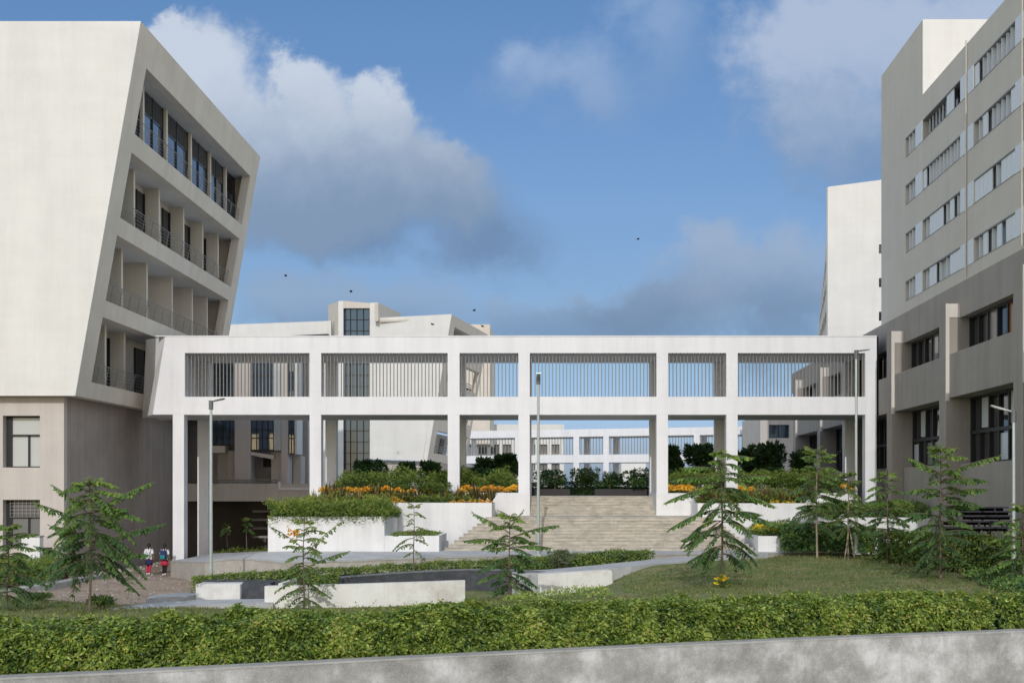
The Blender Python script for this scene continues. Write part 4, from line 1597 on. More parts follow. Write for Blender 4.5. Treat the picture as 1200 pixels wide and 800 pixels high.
def cover(name, label, x0, x1, y0, y1, zfun, h, n, ll, lw, mat, seed=1, spill=.0, mound=.5, kind='stuff'):
    """ground-cover planting filling a bed"""
    r = random.Random(seed)
    m = MB()
    for _ in range(n):
        x, y = r.uniform(x0, x1), r.uniform(y0 - spill, y1)
        z0 = zfun(x, y)
        nn = .5 + .5 * noise.noise(Vector((x * .9, y * .9, seed)))
        n2 = noise.noise(Vector((x * 2.7, y * 2.7, seed)))
        top = h * (1 - mound + mound * nn * 1.6) + .12 * n2
        ex = min(1, (x - x0) / .5, (x1 - x) / .5)
        top *= .55 + .45 * max(0, ex)
        k = r.random() ** .6
        z = z0 + top * k
        if y < y0: z -= (y0 - y) * 1.1
        p = Vector((x, y, z))
        d = (rdir(r, .35) + Vector((0, -.25, .2))).normalized()
        m.leaf(p, d, (rdir(r, .3) * .8 + Vector((0, -.6, .7))).normalized(), ll * r.uniform(.6, 1.3), lw * r.uniform(.7, 1.3), max(0, min(1, .28 + .4 * k + .35 * n2 + r.gauss(0, .14))))
    o = m.build(name, M[mat], loc=((x0 + x1) / 2, y0, zfun((x0 + x1) / 2, y0)))
    return tagit(o, label, 'ground cover' if kind == 'stuff' else None, kind=kind)


zp1, zp2, zp3 = ZA(605, 52.5) - .12, ZA(588.7, 57) - .12, ZA(577, 60) - .12
cover('ground_cover', 'spreading green juniper filling the tall left planter', XA(314, 52.5) + .1, XA(455, 52.5), 52.5, 56.9, lambda x, y: zp1, .80, 17000, .19, .05, 'cover_leaf', 21, .3, .85)
cover('ground_cover', 'low green cover in the small planter left of the steps', XA(452, 52.5) + .1, XA(510, 52.5), 52.7, 56.1, lambda x, y: ZA(627.5, 52.5) - .12, .26, 2200, .14, .05, 'cover_leaf', 22, 0, .95)
cover('ground_cover', 'green foliage behind the crotons on the left', XA(372, 57), XA(560, 57), 57.3, 59.8, lambda x, y: zp2, .5, 6000, .16, .05, 'cover_leaf', 23)
cover('ground_cover', 'green foliage under the bridge on the left', XA(385, 60), XA(606, 60), 60.7, 63.8, lambda x, y: zp3, 1.35, 13000, .17, .06, 'cover_leaf', 24, 0, .75)
cover('ground_cover', 'green foliage behind the crotons on the right', XA(822, 57), XA(945, 57), 57.4, 59.8, lambda x, y: zp2, .55, 6000, .16, .05, 'cover_leaf', 25)
cover('ground_cover', 'green foliage under the bridge on the right', XA(784, 60), XA(996, 60), 60.7, 63.8, lambda x, y: zp3, 1.3, 13000, .17, .06, 'cover_leaf', 26)
cover('ground_cover', 'yellow green cover in the tall right planter', XA(962, 52.5), XA(1120, 52.5), 52.5, 56.8, lambda x, y: ZA(606, 52.5) - .12, .8, 9000, .15, .06, 'cover_leaf', 27, .1)
cover('ground_cover', 'bright cover in the low planter of yellow flowers', XA(890, 52.5), XA(955, 52.5), 52.6, 56.1, lambda x, y: ZA(627.8, 52.5) - .12, .75, 4500, .14, .05, 'cover_leaf', 28)
cover('ground_cover', 'rough green planting along the foot of the left building', -28.0, -22.0, 45.5, 53.8, lambda x, y: terr(x, y), .85, 14000, .17, .06, 'cover_leaf', 29, 0, .7)
cover('ground_cover', 'low weeds on the lawn edge at the lower right', XA(1150, 35), XA(1330, 35), 29, 37, lambda x, y: terr(x, y), .5, 8000, .13, .06, 'tree_leaf', 30, 0, .9)
cover('ground_cover', 'straggling shoots in front of the rounded white wall', XA(592, 36), XA(712, 36), 33, 38.5, lambda x, y: terr(x, y), .22, 1500, .10, .04, 'hedge_leaf', 31, 0, .9)


def tufts(name, label, spots, mat, seed):
    r = random.Random(seed)
    m = MB()
    for (x, y, z, h) in spots:
        for _ in range(34):
            a = r.uniform(0, 6.28); tl = r.uniform(.2, 1.1)
            d = Vector((math.cos(a) * tl, math.sin(a) * tl, 1)).normalized()
            s0 = Vector((x + r.gauss(0, .12), y + r.gauss(0, .12), z))
            for k in range(4):
                m.leaf(s0 + d * h * k * .24, (d + rdir(r, 0) * .6).normalized(), (rdir(r, .3) * .8 + Vector((0, -.6, .6))).normalized(), .16, .05, min(1, .45 + .12 * k + r.gauss(0, .12)))
    tagit(m.build(name, M[mat], loc=spots[0][:3]), label, 'ground cover', kind='stuff')


r_t = random.Random(77)
tufts('ground_cover', 'ragged juniper sprays sticking out of the tall left planter', [(XA(px, 53) + r_t.gauss(0, .1), r_t.uniform(52.4, 56), zp1 + r_t.uniform(.15, .5), r_t.uniform(.5, 1.15)) for px in range(316, 452, 4)], 'cover_leaf', 78)
tufts('ground_cover', 'ragged green sprays among the right planters', [(XA(px, 57) + r_t.gauss(0, .1), r_t.uniform(57.6, 60), zp2 + r_t.uniform(.0, .3), r_t.uniform(.4, .9)) for px in range(826, 950, 6)], 'cover_leaf', 79)


def grass():
    r = random.Random(5)
    m = MB()
    for _ in range(80000):
        y = 24 + 32 * r.random() ** 1.1
        x = r.uniform(-20, 22)
        if y < wall_y(x) + 1.6: continue
        px, py = inv(x, y, terr(x, y))
        if px < -20 or px > 1230: continue
        if soil_amount(x, y) > .5 and r.random() < .93: continue
        if 225 < px < 730 and 665 < py < 700: continue
        if y > 50 and px < 900: continue
        if 740 < px < 905 and py < 655 + (905 - px) * .1: continue
        z = terr(x, y)
        if noise.noise(Vector((x * .8, y * .8, 0))) + r.uniform(-.4, .4) < -.15: continue
        h = r.uniform(.035, .12)
        a = r.uniform(0, 6.28)
        w = Vector((math.cos(a), math.sin(a), 0)) * .028
        l = Vector((r.uniform(-1, 1), r.uniform(-1, 1), 0)) * .05
        p = Vector((x, y, z - .01))
        m.face([p - w, p + w, p + l + Vector((0, 0, h))], min(1, max(0, .5 + .5 * noise.noise(Vector((x * .5, y * .5, 4))) + r.gauss(0, .2))))
    tagit(m.build('grass', M['grass_blade']), 'short dry grass blades of the lawn', 'grass', kind='stuff')


grass()


g = thing('gate_pier', 'short white wall block below the barred window of the left building', 'wall', (XA(35, 52.5), 52.5, ZC - 4))
m = MB(); m.box(XA(25, 52.5), XA(46.5, 52.5), 52.5, 52.9, ZC - 4.2, ZA(629, 52.5)); bevel(m.build('block', M['white_wall'], g), .02)
m = MB(); m.box(XA(24.5, 52.5), XA(47, 52.5), 52.46, 52.94, ZA(629, 52.5) + .002, ZA(627.5, 52.5)); m.build('coping', M['coping'], g)


# stones and rubble scattered over the earth
def debris():
    r = random.Random(8)
    m = MB()
    for _ in range(300):
        y = r.uniform(44, 62)
        x = r.uniform(-24.5, -15.5)
        if r.random() < .35: x, y = r.uniform(-23.4, -22.4) + 0, r.uniform(56, 66)
        px, py = inv(x, y, terr(x, y))
        s = r.uniform(.015, .06) * (1.6 if x < -22.3 and y > 55 else 1)
        z = terr(x, y)
        a = [(x - s, y - s * .6, z), (x + s, y - s * .8, z), (x + s * .9, y + s, z), (x - s * .7, y + s * .8, z)]
        b = [(x - s * .5, y - s * .3, z + s * r.uniform(.5, 1)), (x + s * .6, y - s * .4, z + s * .8), (x + s * .4, y + s * .5, z + s * .7), (x - s * .4, y + s * .4, z + s)]
        m.hexa(a, b)
    tagit(m.build('rubble', M['rubble']), 'loose stones scattered over the bare earth on the left', 'rubble', kind='stuff')


debris()


# ------------------------------------------------------------------ crotons and flowers (individuals)
def make_croton(seed, mat='croton', h=.95):
    r = random.Random(seed)
    g = thing('croton_plant', '', 'plant')
    m = MB()
    for k in range(46):
        a = r.uniform(0, 6.28)
        tilt = r.uniform(.12, .75)
        d = Vector((math.cos(a) * tilt, math.sin(a) * tilt, 1)).normalized()
        m.leaf(Vector((math.cos(a) * .04, math.sin(a) * .04, r.uniform(0, .25))), d, Vector((-d.z * math.cos(a), -d.z * math.sin(a), .5)).normalized(), h * r.uniform(.5, 1.1), .12, r.random())
    m.build('foliage', M[mat], g)
    return g


def make_flower(seed, mat='flower', n=60, rad=.34):
    r = random.Random(seed)
    g = thing('flowering_plant', '', 'plant')
    m = MB()
    for k in range(60):
        d = rdir(r, .5)
        m.leaf(Vector((r.uniform(-.2, .2), r.uniform(-.2, .2), r.uniform(0, .25))), d, Vector((0, 0, 1)), .2, .07, .3 + .6 * r.random())
    m.build('foliage', M['cover_leaf'], g)
    m = MB()
    for k in range(n):
        a, q = r.uniform(0, 6.28), rad * math.sqrt(r.random())
        p = Vector((math.cos(a) * q, math.sin(a) * q, .28 + .2 * (1 - (q / rad) ** 2) + r.uniform(-.07, .05)))
        for j in range(4):
            m.leaf(p, rdir(r, .4), rdir(r, .8), .11, .085, r.random())
    m.build('flowers', M[mat], g)
    return g


def copy_tree(o, loc, rz, label, group, sc=1):
    c = o.copy(); COL.objects.link(c)
    c.location = loc; c.rotation_euler = (0, 0, rz); c.scale = (sc, sc, sc)
    c['label'] = label; c['group'] = group
    for ch in o.children:
        d = ch.copy(); COL.objects.link(d); d.parent = c
        for gch in ch.children:
            e = gch.copy(); COL.objects.link(e); e.parent = d
    return c


def place(proto, spots, labels, group, seed=1, s=(.8, 1.2)):
    r = random.Random(seed)
    used = False
    for k, (x, y, z) in enumerate(spots):
        lab = labels(k) if callable(labels) else labels
        if not used:
            proto.location = (x, y, z); proto['label'] = lab; proto['group'] = group
            used = True
        else:
            copy_tree(proto, (x, y, z), r.uniform(0, 6.28), lab, group, r.uniform(*s))


r = random.Random(17)
spL = [(XA(px, 57.5) + r.uniform(-.15, .15), 57.45 + r.uniform(-.15, 1.2), zp2 + .05) for px in [380, 385, 391, 399, 404, 413, 420, 424, 436, 441, 449, 455, 467, 476, 480, 492, 505, 523, 534, 540, 551, 556, 566, 573]]
spL2 = [(XA(px, 55.5), 55.9 + r.uniform(-.4, .6), zp1 + .30) for px in range(366, 452, 7)]
spR = [(XA(px, 57.6) + r.uniform(-.15, .15), 57.6 + r.uniform(-.1, .6), zp2) for px in range(824, 958, 8)]
place(make_croton(1), spL, 'red brown croton with upright leaves in the second left planter', 'crotons in the left planter row', 1, (.55, 1.1))
place(make_croton(2), spL2, 'dark croton rising out of the juniper in the tall left planter', 'crotons among the juniper', 2, (.7, 1.0))
place(make_croton(3), spR, 'olive and rust croton in the planter right of the steps', 'crotons in the right planter row', 3, (.6, .95))
fl = [(XA(px, 60.4), 60.45 + r.uniform(-.05, .25), zp3) for px in range(546, 606, 7)]
place(make_flower(1), fl, 'orange yellow flowering plant along the wall between the two left middle columns', 'orange flowers left of the upper flight', 4, (.75, 1.05))
fl = [(XA(px, 60.4), 60.45 + r.uniform(-.05, .25), zp3) for px in list(range(787, 812, 6)) + [868, 875, 880]]
place(make_flower(2, 'flower'), fl, 'orange yellow flowering plant on the planter right of the upper flight', 'orange flowers right of the upper flight', 5, (.75, 1.05))
fl = [(XA(px, 57.3), 57.42 + r.uniform(-.02, .1), zp2 - .12) for px in (462, 470, 530, 541, 552, 563, 572)]
place(make_flower(3, 'flower', 26, .3), fl, 'small orange flowers along the rim of the second left planter', 'orange flowers on the left planter rim', 6, (.6, .8))
fl = [(XA(px, 58.8), 58.8 + r.uniform(-.3, .3), zp2 + .40) for px in (382, 390, 397, 404, 411, 418, 425, 431, 437, 452, 466, 482, 500, 541)]
place(make_flower(5, 'flower', 50, .34), fl, 'yellow orange flowers showing above the left crotons', 'yellow flowers above the left crotons', 7, (.8, 1.1))
fl = [(XA(px, 57.4), 57.5 + r.uniform(-.02, .1), zp2 - .1) for px in (846, 856, 908, 921, 928)]
place(make_flower(6, 'yellow_flower', 26, .3), fl, 'yellow flowers along the rim of the right croton planter', 'yellow flowers on the right planter rim', 8, (.6, .85))
fl = [(XA(px, 53), 53 + r.uniform(0, .8), ZA(627.8, 52.5)) for px in (892, 898, 903, 915)]
place(make_flower(7, 'yellow_flower', 30, .32), fl, 'clear yellow flowers in the low planter right of the steps', 'yellow flowers at the foot of the steps', 9, (.6, .9))
fl = [(XA(845, 36) + .02, 35.9, terr(XA(845, 36), 35.9) - .1)]
place(make_flower(8, 'yellow_flower', 20, .20), fl, 'single clump of yellow flowers at the foot of the tall lawn tree', 'yellow clump', 10)
fl = [(XA(px, 56), 55.6, ZA(578, 55.6)) for px in (988, 996)]
place(make_flower(9, 'flower', 30, .3), fl, 'orange flowers beside the lamp post right of the steps', 'orange flowers by the right lamp post', 11, (.6, .9))


# ------------------------------------------------------------------ young feathery trees
def feather(m, tw, p0, az, length, rise, droop, step, pl, r, tbase, wid=.055):
    """one long branch: a thin stem with drooping pairs of leaflets"""
    h = Vector((math.cos(az), math.sin(az), 0))
    side = Vector((-h.y, h.x, 0))
    n = max(4, int(length / step))
    pts = []
    wob = r.uniform(-.12, .12)
    for k in range(n + 1):
        s = length * k / n
        q = s / length
        pts.append(p0 + h * s * (1 - .06 * q) + side * wob * s * q + Vector((0, 0, rise * s - droop * s * q)))
    tw.tube(pts[::2] + ([pts[-1]] if len(pts) % 2 == 0 else []), [(.014 * (1 - .8 * i / (len(pts[::2]) + 1)) + .003) for i in range(len(pts[::2]) + (1 if len(pts) % 2 == 0 else 0))], 4, False)
    for k in range(1, n + 1):
        q = k / n
        if q < .16: continue
        prof = (math.sin(min(1, (q - .1) / .55) * math.pi / 2)) * (1 - max(0, q - .72) / .28 * .55)
        d0 = (pts[k] - pts[k - 1]).normalized()
        for sg in (-1, 1):
            if r.random() < .06: continue
            L_ = pl * prof * r.uniform(.8, 1.15)
            d = (side * sg * r.uniform(.7, 1.0) + d0 * r.uniform(.05, .5) + Vector((0, 0, r.uniform(-.95, .0)))).normalized()
            up = Vector((0, 0, 1)) + side * sg * .3
            tt = tbase + .10 * q + r.gauss(0, .12)
            # a pinna: two short overlapping leaf blades so that its edge is serrated
            m.leaf(pts[k], d, up, L_ * .62, wid * 1.1, max(0, min(1, tt)))
            d2 = (d + Vector((0, 0, -.35))).normalized()
            m.leaf(pts[k] + d * L_ * .42, d2, up, L_ * .6, wid, max(0, min(1, tt + .06)))
    d0 = (pts[-1] - pts[-2]).normalized()
    for k in range(3): m.leaf(pts[-1], (d0 + rdir(r, -.1) * .5).normalized(), Vector((0, 0, 1)), pl * .6, wid, max(0, min(1, tbase + .2)))


def feather_tree(label, px, pbase, ptop, Y, spread, seed, tiers=9, first=.28, per=5, mat='tree_leaf', pl=.30, dens=.045, bark='bark', explicit=(), group=None, lean=0, droop=.25, wid=.075, stake=False, rise0=.14, blossom=None):
    r = random.Random(seed)
    S = F / Y
    x0 = XA(px, Y)
    zb = terr(x0, Y) if stake is not None else ZA(pbase, Y)
    zbase = ZA(pbase, Y)
    H = (pbase - ptop) / S
    base = Vector((x0, Y, min(zb, zbase) - .02))
    H += zbase - base.z
    g = thing('young_tree', label, 'tree', tuple(base), group)
    tk = MB()
    pts, rad = [], []
    ang = r.uniform(0, 6.28)
    for k in range(11):
        q = k / 10
        pts.append(base + Vector((lean * q * q + .03 * math.sin(q * 7 + ang) * H * .12, .05 * math.cos(q * 6 + ang), H * .97 * q)))
        rad.append((.036 * (1 - q) ** .8 + .008) * (H / 4.2))
    tk.tube(pts, rad, 7)
    def at(q):
        q = max(0, min(.999, q)) * 10
        i = int(q)
        return pts[i].lerp(pts[i + 1], q - i)
    tw = MB(); lf = MB()
    W_ = spread / S
    nb = int(tiers * per * (1.3 if px < 300 else 1.08))
    a0 = r.uniform(0, 6.28)
    for k in range(nb):
        f = (k + r.random()) / nb
        # branches leave the stem in loose groups rather than neat whorls
        ft = (math.floor(f * tiers) + .5 + (f * tiers % 1 - .5) * .55) / tiers
        q = first + (1 - first) * ft + r.uniform(-.012, .012)
        prof = max(.18, min(1, (1.05 - f) ** .62 * (.72 + f * .9)))
        az = a0 + k * 2.39996 + r.uniform(-.45, .45)
        L_ = W_ * prof * (r.uniform(.45, 1.1) if r.random() < .7 else r.uniform(.85, 1.2))
        rise = rise0 + .55 * f ** 2 + r.uniform(-.16, .20)
        feather(lf, tw, at(q), az, L_, rise, droop + .12 + r.uniform(-.08, .30), dens, pl * (.72 + .28 * prof) * r.uniform(.85, 1.15), r, .30 + .42 * f ** 2 + r.uniform(-.1, .12), wid)
    # leader tuft
    for j in range(5):
        feather(lf, tw, at(.95), r.uniform(0, 6.28), W_ * .30 * r.uniform(.7, 1.2), r.uniform(.5, 1.0), .5, dens, pl * .7, r, .78, wid)
    for (yb, tx, ty) in explicit:
        q = (pbase - yb) / (pbase - ptop)
        p = at(q)
        e = P(tx, ty, Y)
        v = e - p
        L_ = abs(v.x) * 1.03
        az = (0 if v.x > 0 else math.pi) + r.uniform(-.25, .25)
        dr = r.uniform(.15, .3)
        feather(lf, tw, p, az, L_ / math.cos(.15), v.z / L_ + dr, dr, dens, pl * 1.05, r, .30 + .45 * q ** 2, wid)
    tr = tk.build('trunk', M[bark], g, smooth=True)
    tw.build('branches', M['bark'], g)
    lf.build('foliage', M[mat], g)
    if blossom:
        m = MB()
        for k in range(46):
            p = P(blossom[0] + r.gauss(0, 3.5), blossom[1] + r.gauss(0, 2.6), Y + r.uniform(-.2, .2))
            m.leaf(p, rdir(r, .2), rdir(r, .5), .12, .09, r.random() * .6)
        m.build('blossom', M['flower'], g)
    if stake:
        m = MB()
        m.tube([base + Vector((-.18, -.1, 0)), base + Vector((.02, -.05, 1.35))], .03, 5)
        m.tube([base + Vector((.26, -.1, 0)), base + Vector((.05, -.04, 1.3))], .03, 5)
        tagit(m.build('stake', M['stake'], loc=base), 'pair of thin wooden stakes propping ' + stake, 'stake')
    return g


GT = 'young feathery trees on the lawns'
feather_tree('young feathery tree cut by the left edge of the photo', 9, 722, 612, 36.5, 44, 41, tiers=8, first=.2, per=5, group=GT, pl=.25)
feather_tree('full young tree with one long rising branch, in front of the left building', 106, 716, 556, 36.5, 72, 42, tiers=9, first=.33, per=6, group=GT, pl=.30, rise0=-.02,
             explicit=[(600, 178, 566), (612, 42, 590), (640, 188, 615), (655, 172, 650), (600, 66, 570), (660, 45, 640), (630, 60, 616), (598, 150, 596)])
feather_tree('sparse small leaved tree in front of the tall left planter', 356, 716, 604, 40.4, 42, 43, tiers=10, first=.1, per=4, mat='sparse_leaf', pl=.24, dens=.075, wid=.09, group=GT,
             explicit=[(650, 402, 611), (665, 409, 646), (640, 316, 618)], rise0=.12, blossom=(343, 624))
feather_tree('thin open tree in front of the low white planter by the steps', 485, 672, 588, 46.2, 28, 44, tiers=8, first=.28, per=2, mat='sparse_leaf', pl=.19, dens=.075, wid=.08, group=GT, rise0=.1, stake=None)
feather_tree('young tree before the slate wall with long level side branches', 597, 703, 599, 38.6, 46, 45, tiers=8, first=.12, per=5, group=GT, pl=.25,
             explicit=[(622, 555, 602), (634, 544, 633), (628, 656, 615), (640, 645, 641), (655, 636, 660), (615, 612, 600)])
feather_tree('tall lawn tree with drooping layered branches, right of the steps', 846, 686, 520, 36.5, 52, 46, tiers=10, first=.18, per=5, group=GT, pl=.27, rise0=.0, droop=.36,
             explicit=[(592, 782, 620), (570, 779, 588), (606, 804, 643), (615, 800, 632), (596, 908, 614), (620, 886, 648), (560, 904, 558), (575, 906, 592), (560, 790, 562), (545, 800, 548), (530, 880, 536), (640, 806, 657), (598, 890, 602)])
feather_tree('staked young tree with a pale bare trunk at the far side of the lawn', 957, 642, 521, 49.5, 46, 47, tiers=9, first=.27, per=6, bark='pale_bark', group=GT, pl=.27, droop=.15)
feather_tree('slender tree beside the lamp post behind the lawn', 994, 645, 548, 48.8, 30, 48, tiers=7, first=.3, per=5, bark='pale_bark', group=GT, pl=.28, mat='sparse_leaf', stake='the slender tree by the lamp post')
feather_tree('dark young tree in front of the right end column of the bridge', 1040, 664, 547, 44.2, 36, 49, tiers=9, first=.16, per=5, group=GT, pl=.25)
feather_tree('tall dark tree with flat spreading tiers before the dark base wall', 1102, 671, 517, 37.2, 50, 50, tiers=11, first=.12, per=5, group=GT, pl=.27,
             explicit=[(552, 1060, 537), (553, 1168, 535), (560, 1160, 563), (575, 1155, 573), (590, 1150, 594), (600, 1062, 602)])
feather_tree('leafy young tree cut by the right edge of the photo', 1199, 700, 588, 34.5, 46, 51, tiers=8, first=.12, per=5, group=GT, pl=.25)
feather_tree('thin reddish sapling beside the full tree on the left lawn', 87, 708, 668, 40, 9, 52, tiers=3, first=.5, per=3, group=GT, pl=.12, mat='sparse_leaf')
feather_tree('tiny dry sapling on the bare earth near the students', 150, 697, 668, 45, 10, 53, tiers=4, first=.3, per=3, group=GT, pl=.10, mat='sparse_leaf', dens=.12)
feather_tree('small tree in the dark open ground floor, left one', 266, 640, 612, 72.5, 9, 54, tiers=3, first=.55, per=4, pl=.25, stake=None)
feather_tree('small tree in the dark open ground floor, right one', 289, 645, 604, 71.0, 13, 55, tiers=3, first=.6, per=4, pl=.3, bark='pale_bark', stake=None)
cover('ground_cover', 'dim green planting in the open ground floor behind the bridge', XA(250, 70), XA(330, 70), 67.5, 74, lambda x, y: ZC - 4.3, .5, 2500, .2, .07, 'cover_leaf', 33)


def bush(label, px, ptop, pbot, Y, w, seed, mat='dark_leaf', trunk=True, n=1500, ll=.22, lw=.10, fl=False, name='round_shrub', flat=1.0, group=None):
    r = random.Random(seed)
    S = F / Y
    zb, zt_ = ZA(pbot, Y), ZA(ptop, Y)
    h, R_ = zt_ - zb, w / S / 2
    g = thing(name, label, 'shrub', (XA(px, Y), Y, zb), group)
    c = Vector((XA(px, Y), Y, zb + h * .58))
    lumps = []
    for k in range(9):
        a = r.uniform(0, 6.28); q = r.uniform(.25, .75)
        lumps.append((c + Vector((math.cos(a) * R_ * q, math.sin(a) * R_ * q, r.uniform(-.25, .30) * h)), r.uniform(.34, .52)))
    lumps.append((c + Vector((0, 0, h * .2)), .5))
    m = MB()
    for k in range(n):
        lc, lr = r.choice(lumps)
        d = rdir(r, .15)
        rr_ = lr * (1 - .5 * r.random() ** 2.2)
        p = lc + Vector((d.x * R_ * rr_, d.y * R_ * rr_, d.z * h * .5 * rr_))
        if p.z > zt_: continue
        m.leaf(p, (d + rdir(r, .1) * .8).normalized(), (d + Vector((0, 0, .8))).normalized(), ll * r.uniform(.7, 1.2), lw * r.uniform(.8, 1.2), max(0, min(1, .35 + .35 * noise.noise(p * 2) + r.gauss(0, .15))))
    m.build('foliage', M[mat], g)
    m = MB()
    b = Vector((XA(px, Y), Y, zb))
    m.tube([b, b + Vector((.03, 0, h * .35)), c], [.06, .05, .03], 6)
    for lc, lr in lumps[:6]: m.tube([b + Vector((.02, 0, h * .3)), (b + lc) / 2 + Vector((0, 0, h * .1)), lc], [.04, .03, .015], 5)
    m.build('trunk', M['bark'], g)
    if fl:
        m = MB()
        for k in range(12):
            lc, lr = r.choice(lumps)
            d = rdir(r, .5)
            p = lc + Vector((d.x * R_ * lr, -abs(d.y) * R_ * lr, d.z * h * .5 * lr))
            for j in range(5): m.leaf(p, rdir(r, .3), rdir(r, .6), .12, .08, r.random())
        m.build('flowers', M['frangipani'], g)
    return g


bush('round dark shrub just right of the glazed stair tower', 436, 538, 576, 66, 42, 61, n=2600, ll=.26, lw=.14)
bush('tight dark shrub between the stair tower and the cream wall end', 474, 543, 574, 66, 26, 62, n=1600, ll=.26, lw=.14)
bush('small dark shrub below the leaning cream wall', 503, 542, 576, 66.5, 24, 63, n=1600, ll=.26, lw=.14)
bush('dark broad leaved tree in the narrow third bay, left one', 567, 536, 586, 66, 32, 64, n=2400, ll=.30, lw=.17)
bush('dark broad leaved tree in the narrow third bay, right one', 597, 531, 586, 65.6, 28, 65, n=2400, ll=.30, lw=.17)
bush('dark leafy shrub against the right side of the upper flight', 787, 524, 580, 66, 26, 66, n=2200, ll=.28, lw=.16)
bush('dark frangipani shrub behind the tall lawn tree', 816, 523, 582, 66, 40, 67, n=2800, ll=.30, lw=.16)
bush('wide dark shrub behind the right croton planter', 880, 523, 584, 66.5, 38, 68, n=2600, ll=.30, lw=.16)
bush('dark shrub by the beige far building', 908, 518, 584, 66, 42, 69, n=2800, ll=.30, lw=.16)
bush('dark shrub left of the last rear column on the right', 936, 528, 588, 66.6, 34, 70, n=2400, ll=.30, lw=.16)
bush('pale silvery round shrub at the end of the low hedge', 656, 643.5, 668, 47.2, 34, 71, mat='silver_leaf', n=2600, ll=.10, lw=.04)
bush('light rounded shrub in the left croton planter', 510, 566, 588, 59, 40, 72, mat='cover_leaf', n=2500, ll=.16, lw=.05)
bush('bright fern like shrub above the left planter', 462, 563, 588, 60, 44, 73, mat='cover_leaf', n=2500, ll=.16, lw=.05)
bush('green shrub filling the corner by the third bridge column', 532, 552, 582, 61.5, 40, 74, mat='cover_leaf', n=2600, ll=.18, lw=.06)
bush('dark bush at the right edge beside the weeds', 1186, 650, 690, 38, 50, 75, mat='tree_leaf', n=3000, ll=.14, lw=.06)
bush('bushy green weed on the left lawn', 43, 694, 712, 41, 36, 76, mat='cover_leaf', n=1800, ll=.10, lw=.035)
bush('yellow green weed by the left kerb', 36, 662, 684, 47, 30, 77, mat='hedge_leaf', n=1800, ll=.11, lw=.05)
bush('small dark red bush near the left kerb', 75, 670, 682, 50, 12, 78, mat='croton', n=500, ll=.10, lw=.05)
bush('leafy weed tuft at the foot of the full left tree', 116, 698, 712, 38, 44, 79, mat='cover_leaf', n=800, ll=.13, lw=.045)


# low dark planter boxes at the head of the steps with shrubs
def box_planter(label, p0, p1, Y, shrubs, seed):
    g = thing('planter_box', label, 'planter', (XA((p0 + p1) / 2, Y), Y, ZC - .38))
    m = MB()
    x0, x1 = XA(p0, Y), XA(p1, Y)
    fn = lambda u, v, d: Vector((u, v, ZC - .38 + d))
    panel(m, fn, x0, x1, Y, Y + 1.1, [(x0 + .06, x1 - .06, Y + .06, Y + 1.04)], .40)
    m.build('box', M['planter_box'], g)
    m = MB(); m.box(x0 + .062, x1 - .062, Y + .062, Y + 1.038, ZC - .3, ZC - .06); m.build('soil', M['soil'], g)


YP = 66.8
box_planter('long dark planter box at the head of the steps, left one', 622, 668, YP, None, 1)
box_planter('long dark planter box at the head of the steps, right one', 697, 772, YP, None, 2)
bush('round green shrub with small flowers in the left dark planter box', 650, 551, 575, YP + .5, 42, 81, 'tree_leaf', fl=True, n=2200, ll=.16, lw=.08)
bush('flowering shrub between the two dark planter boxes', 686, 549, 580, YP + 2.5, 38, 82, 'cover_leaf', fl=True, n=2000, ll=.16, lw=.08)
bush('dark low shrub at the left end of the right planter box', 714, 552, 576, YP + .5, 30, 83, 'tree_leaf', fl=True, n=1800, ll=.16, lw=.08)
bush('loose green shrub at the right end of the right planter box', 750, 548, 576, YP + .5, 42, 84, 'tree_leaf', fl=True, n=2200, ll=.16, lw=.08)
hedge('low_hedge', 'low dark clipped hedge on the plaza behind the planter boxes', [RP(618, 564, 581, YP + 1.6), RP(700, 563, 581, YP + 1.6), RP(774, 563, 581, YP + 1.6)], .8, 6000, .13, .06, 'tree_leaf', seed=86, bumpy=.1, tmean=.4)


# ------------------------------------------------------------------ lamp posts
def lamp_post(label, px, ptop, pbase, Y, arm, head_px, w=.075):
    x, zt_, zb = XA(px, Y), ZA(ptop, Y), ZA(pbase, Y)
    g = thing('lamp_post', label, 'street lamp', (x, Y, zb), 'lamp posts')
    m = MB()
    m.tube([(x, Y, zb), (x, Y, zb + .9), (x, Y, zb + .92), (x, Y, zt_)], [w * 1.15, w * 1.1, w * .92, w * .72], 12)
    m.build('pole', M['galv'], g, smooth=False)
    m = MB()
    m.box(x - .15, x + .15, Y - .15, Y + .15, zb - .05, zb + .03)
    m.build('base_plate', M['galv'], g)
    m = MB()
    m.tube([(x, Y, zt_ - .34), (x, Y, zt_ + .03)], w * 1.25, 12)
    m.build('collar', M['lamp_grey'], g)
    ax, ay, az = arm
    hd = Vector((ax, ay, az))
    s = Vector((x, Y, zt_ - .02))
    e = s + hd
    u = hd.normalized()
    sd_ = u.cross(Vector((0, 0, 1))).normalized()
    m = MB()
    m.tube([s, s + hd * .38], .032, 8)
    m.build('arm', M['lamp_grey'] if head_px else M['galv'], g)
    m = MB()
    up = sd_.cross(u)
    a = s + hd * .36
    def ring(p, wd, th): return [p - sd_ * wd - up * th, p + sd_ * wd - up * th, p + sd_ * wd + up * th, p - sd_ * wd + up * th]
    m.hexa(ring(a, .05, .03), ring(e, .11, .018))
    h = m.build('lamp_head', M['lamp_grey'] if head_px else M['galv'], g)
    m = MB()
    b = s + hd * .55
    m.hexa(ring(b - up * .034, .05, .006), ring(e - up * .028 - u * .05, .085, .006))
    m.build('lens', M['glass_pale'], h)
    return g


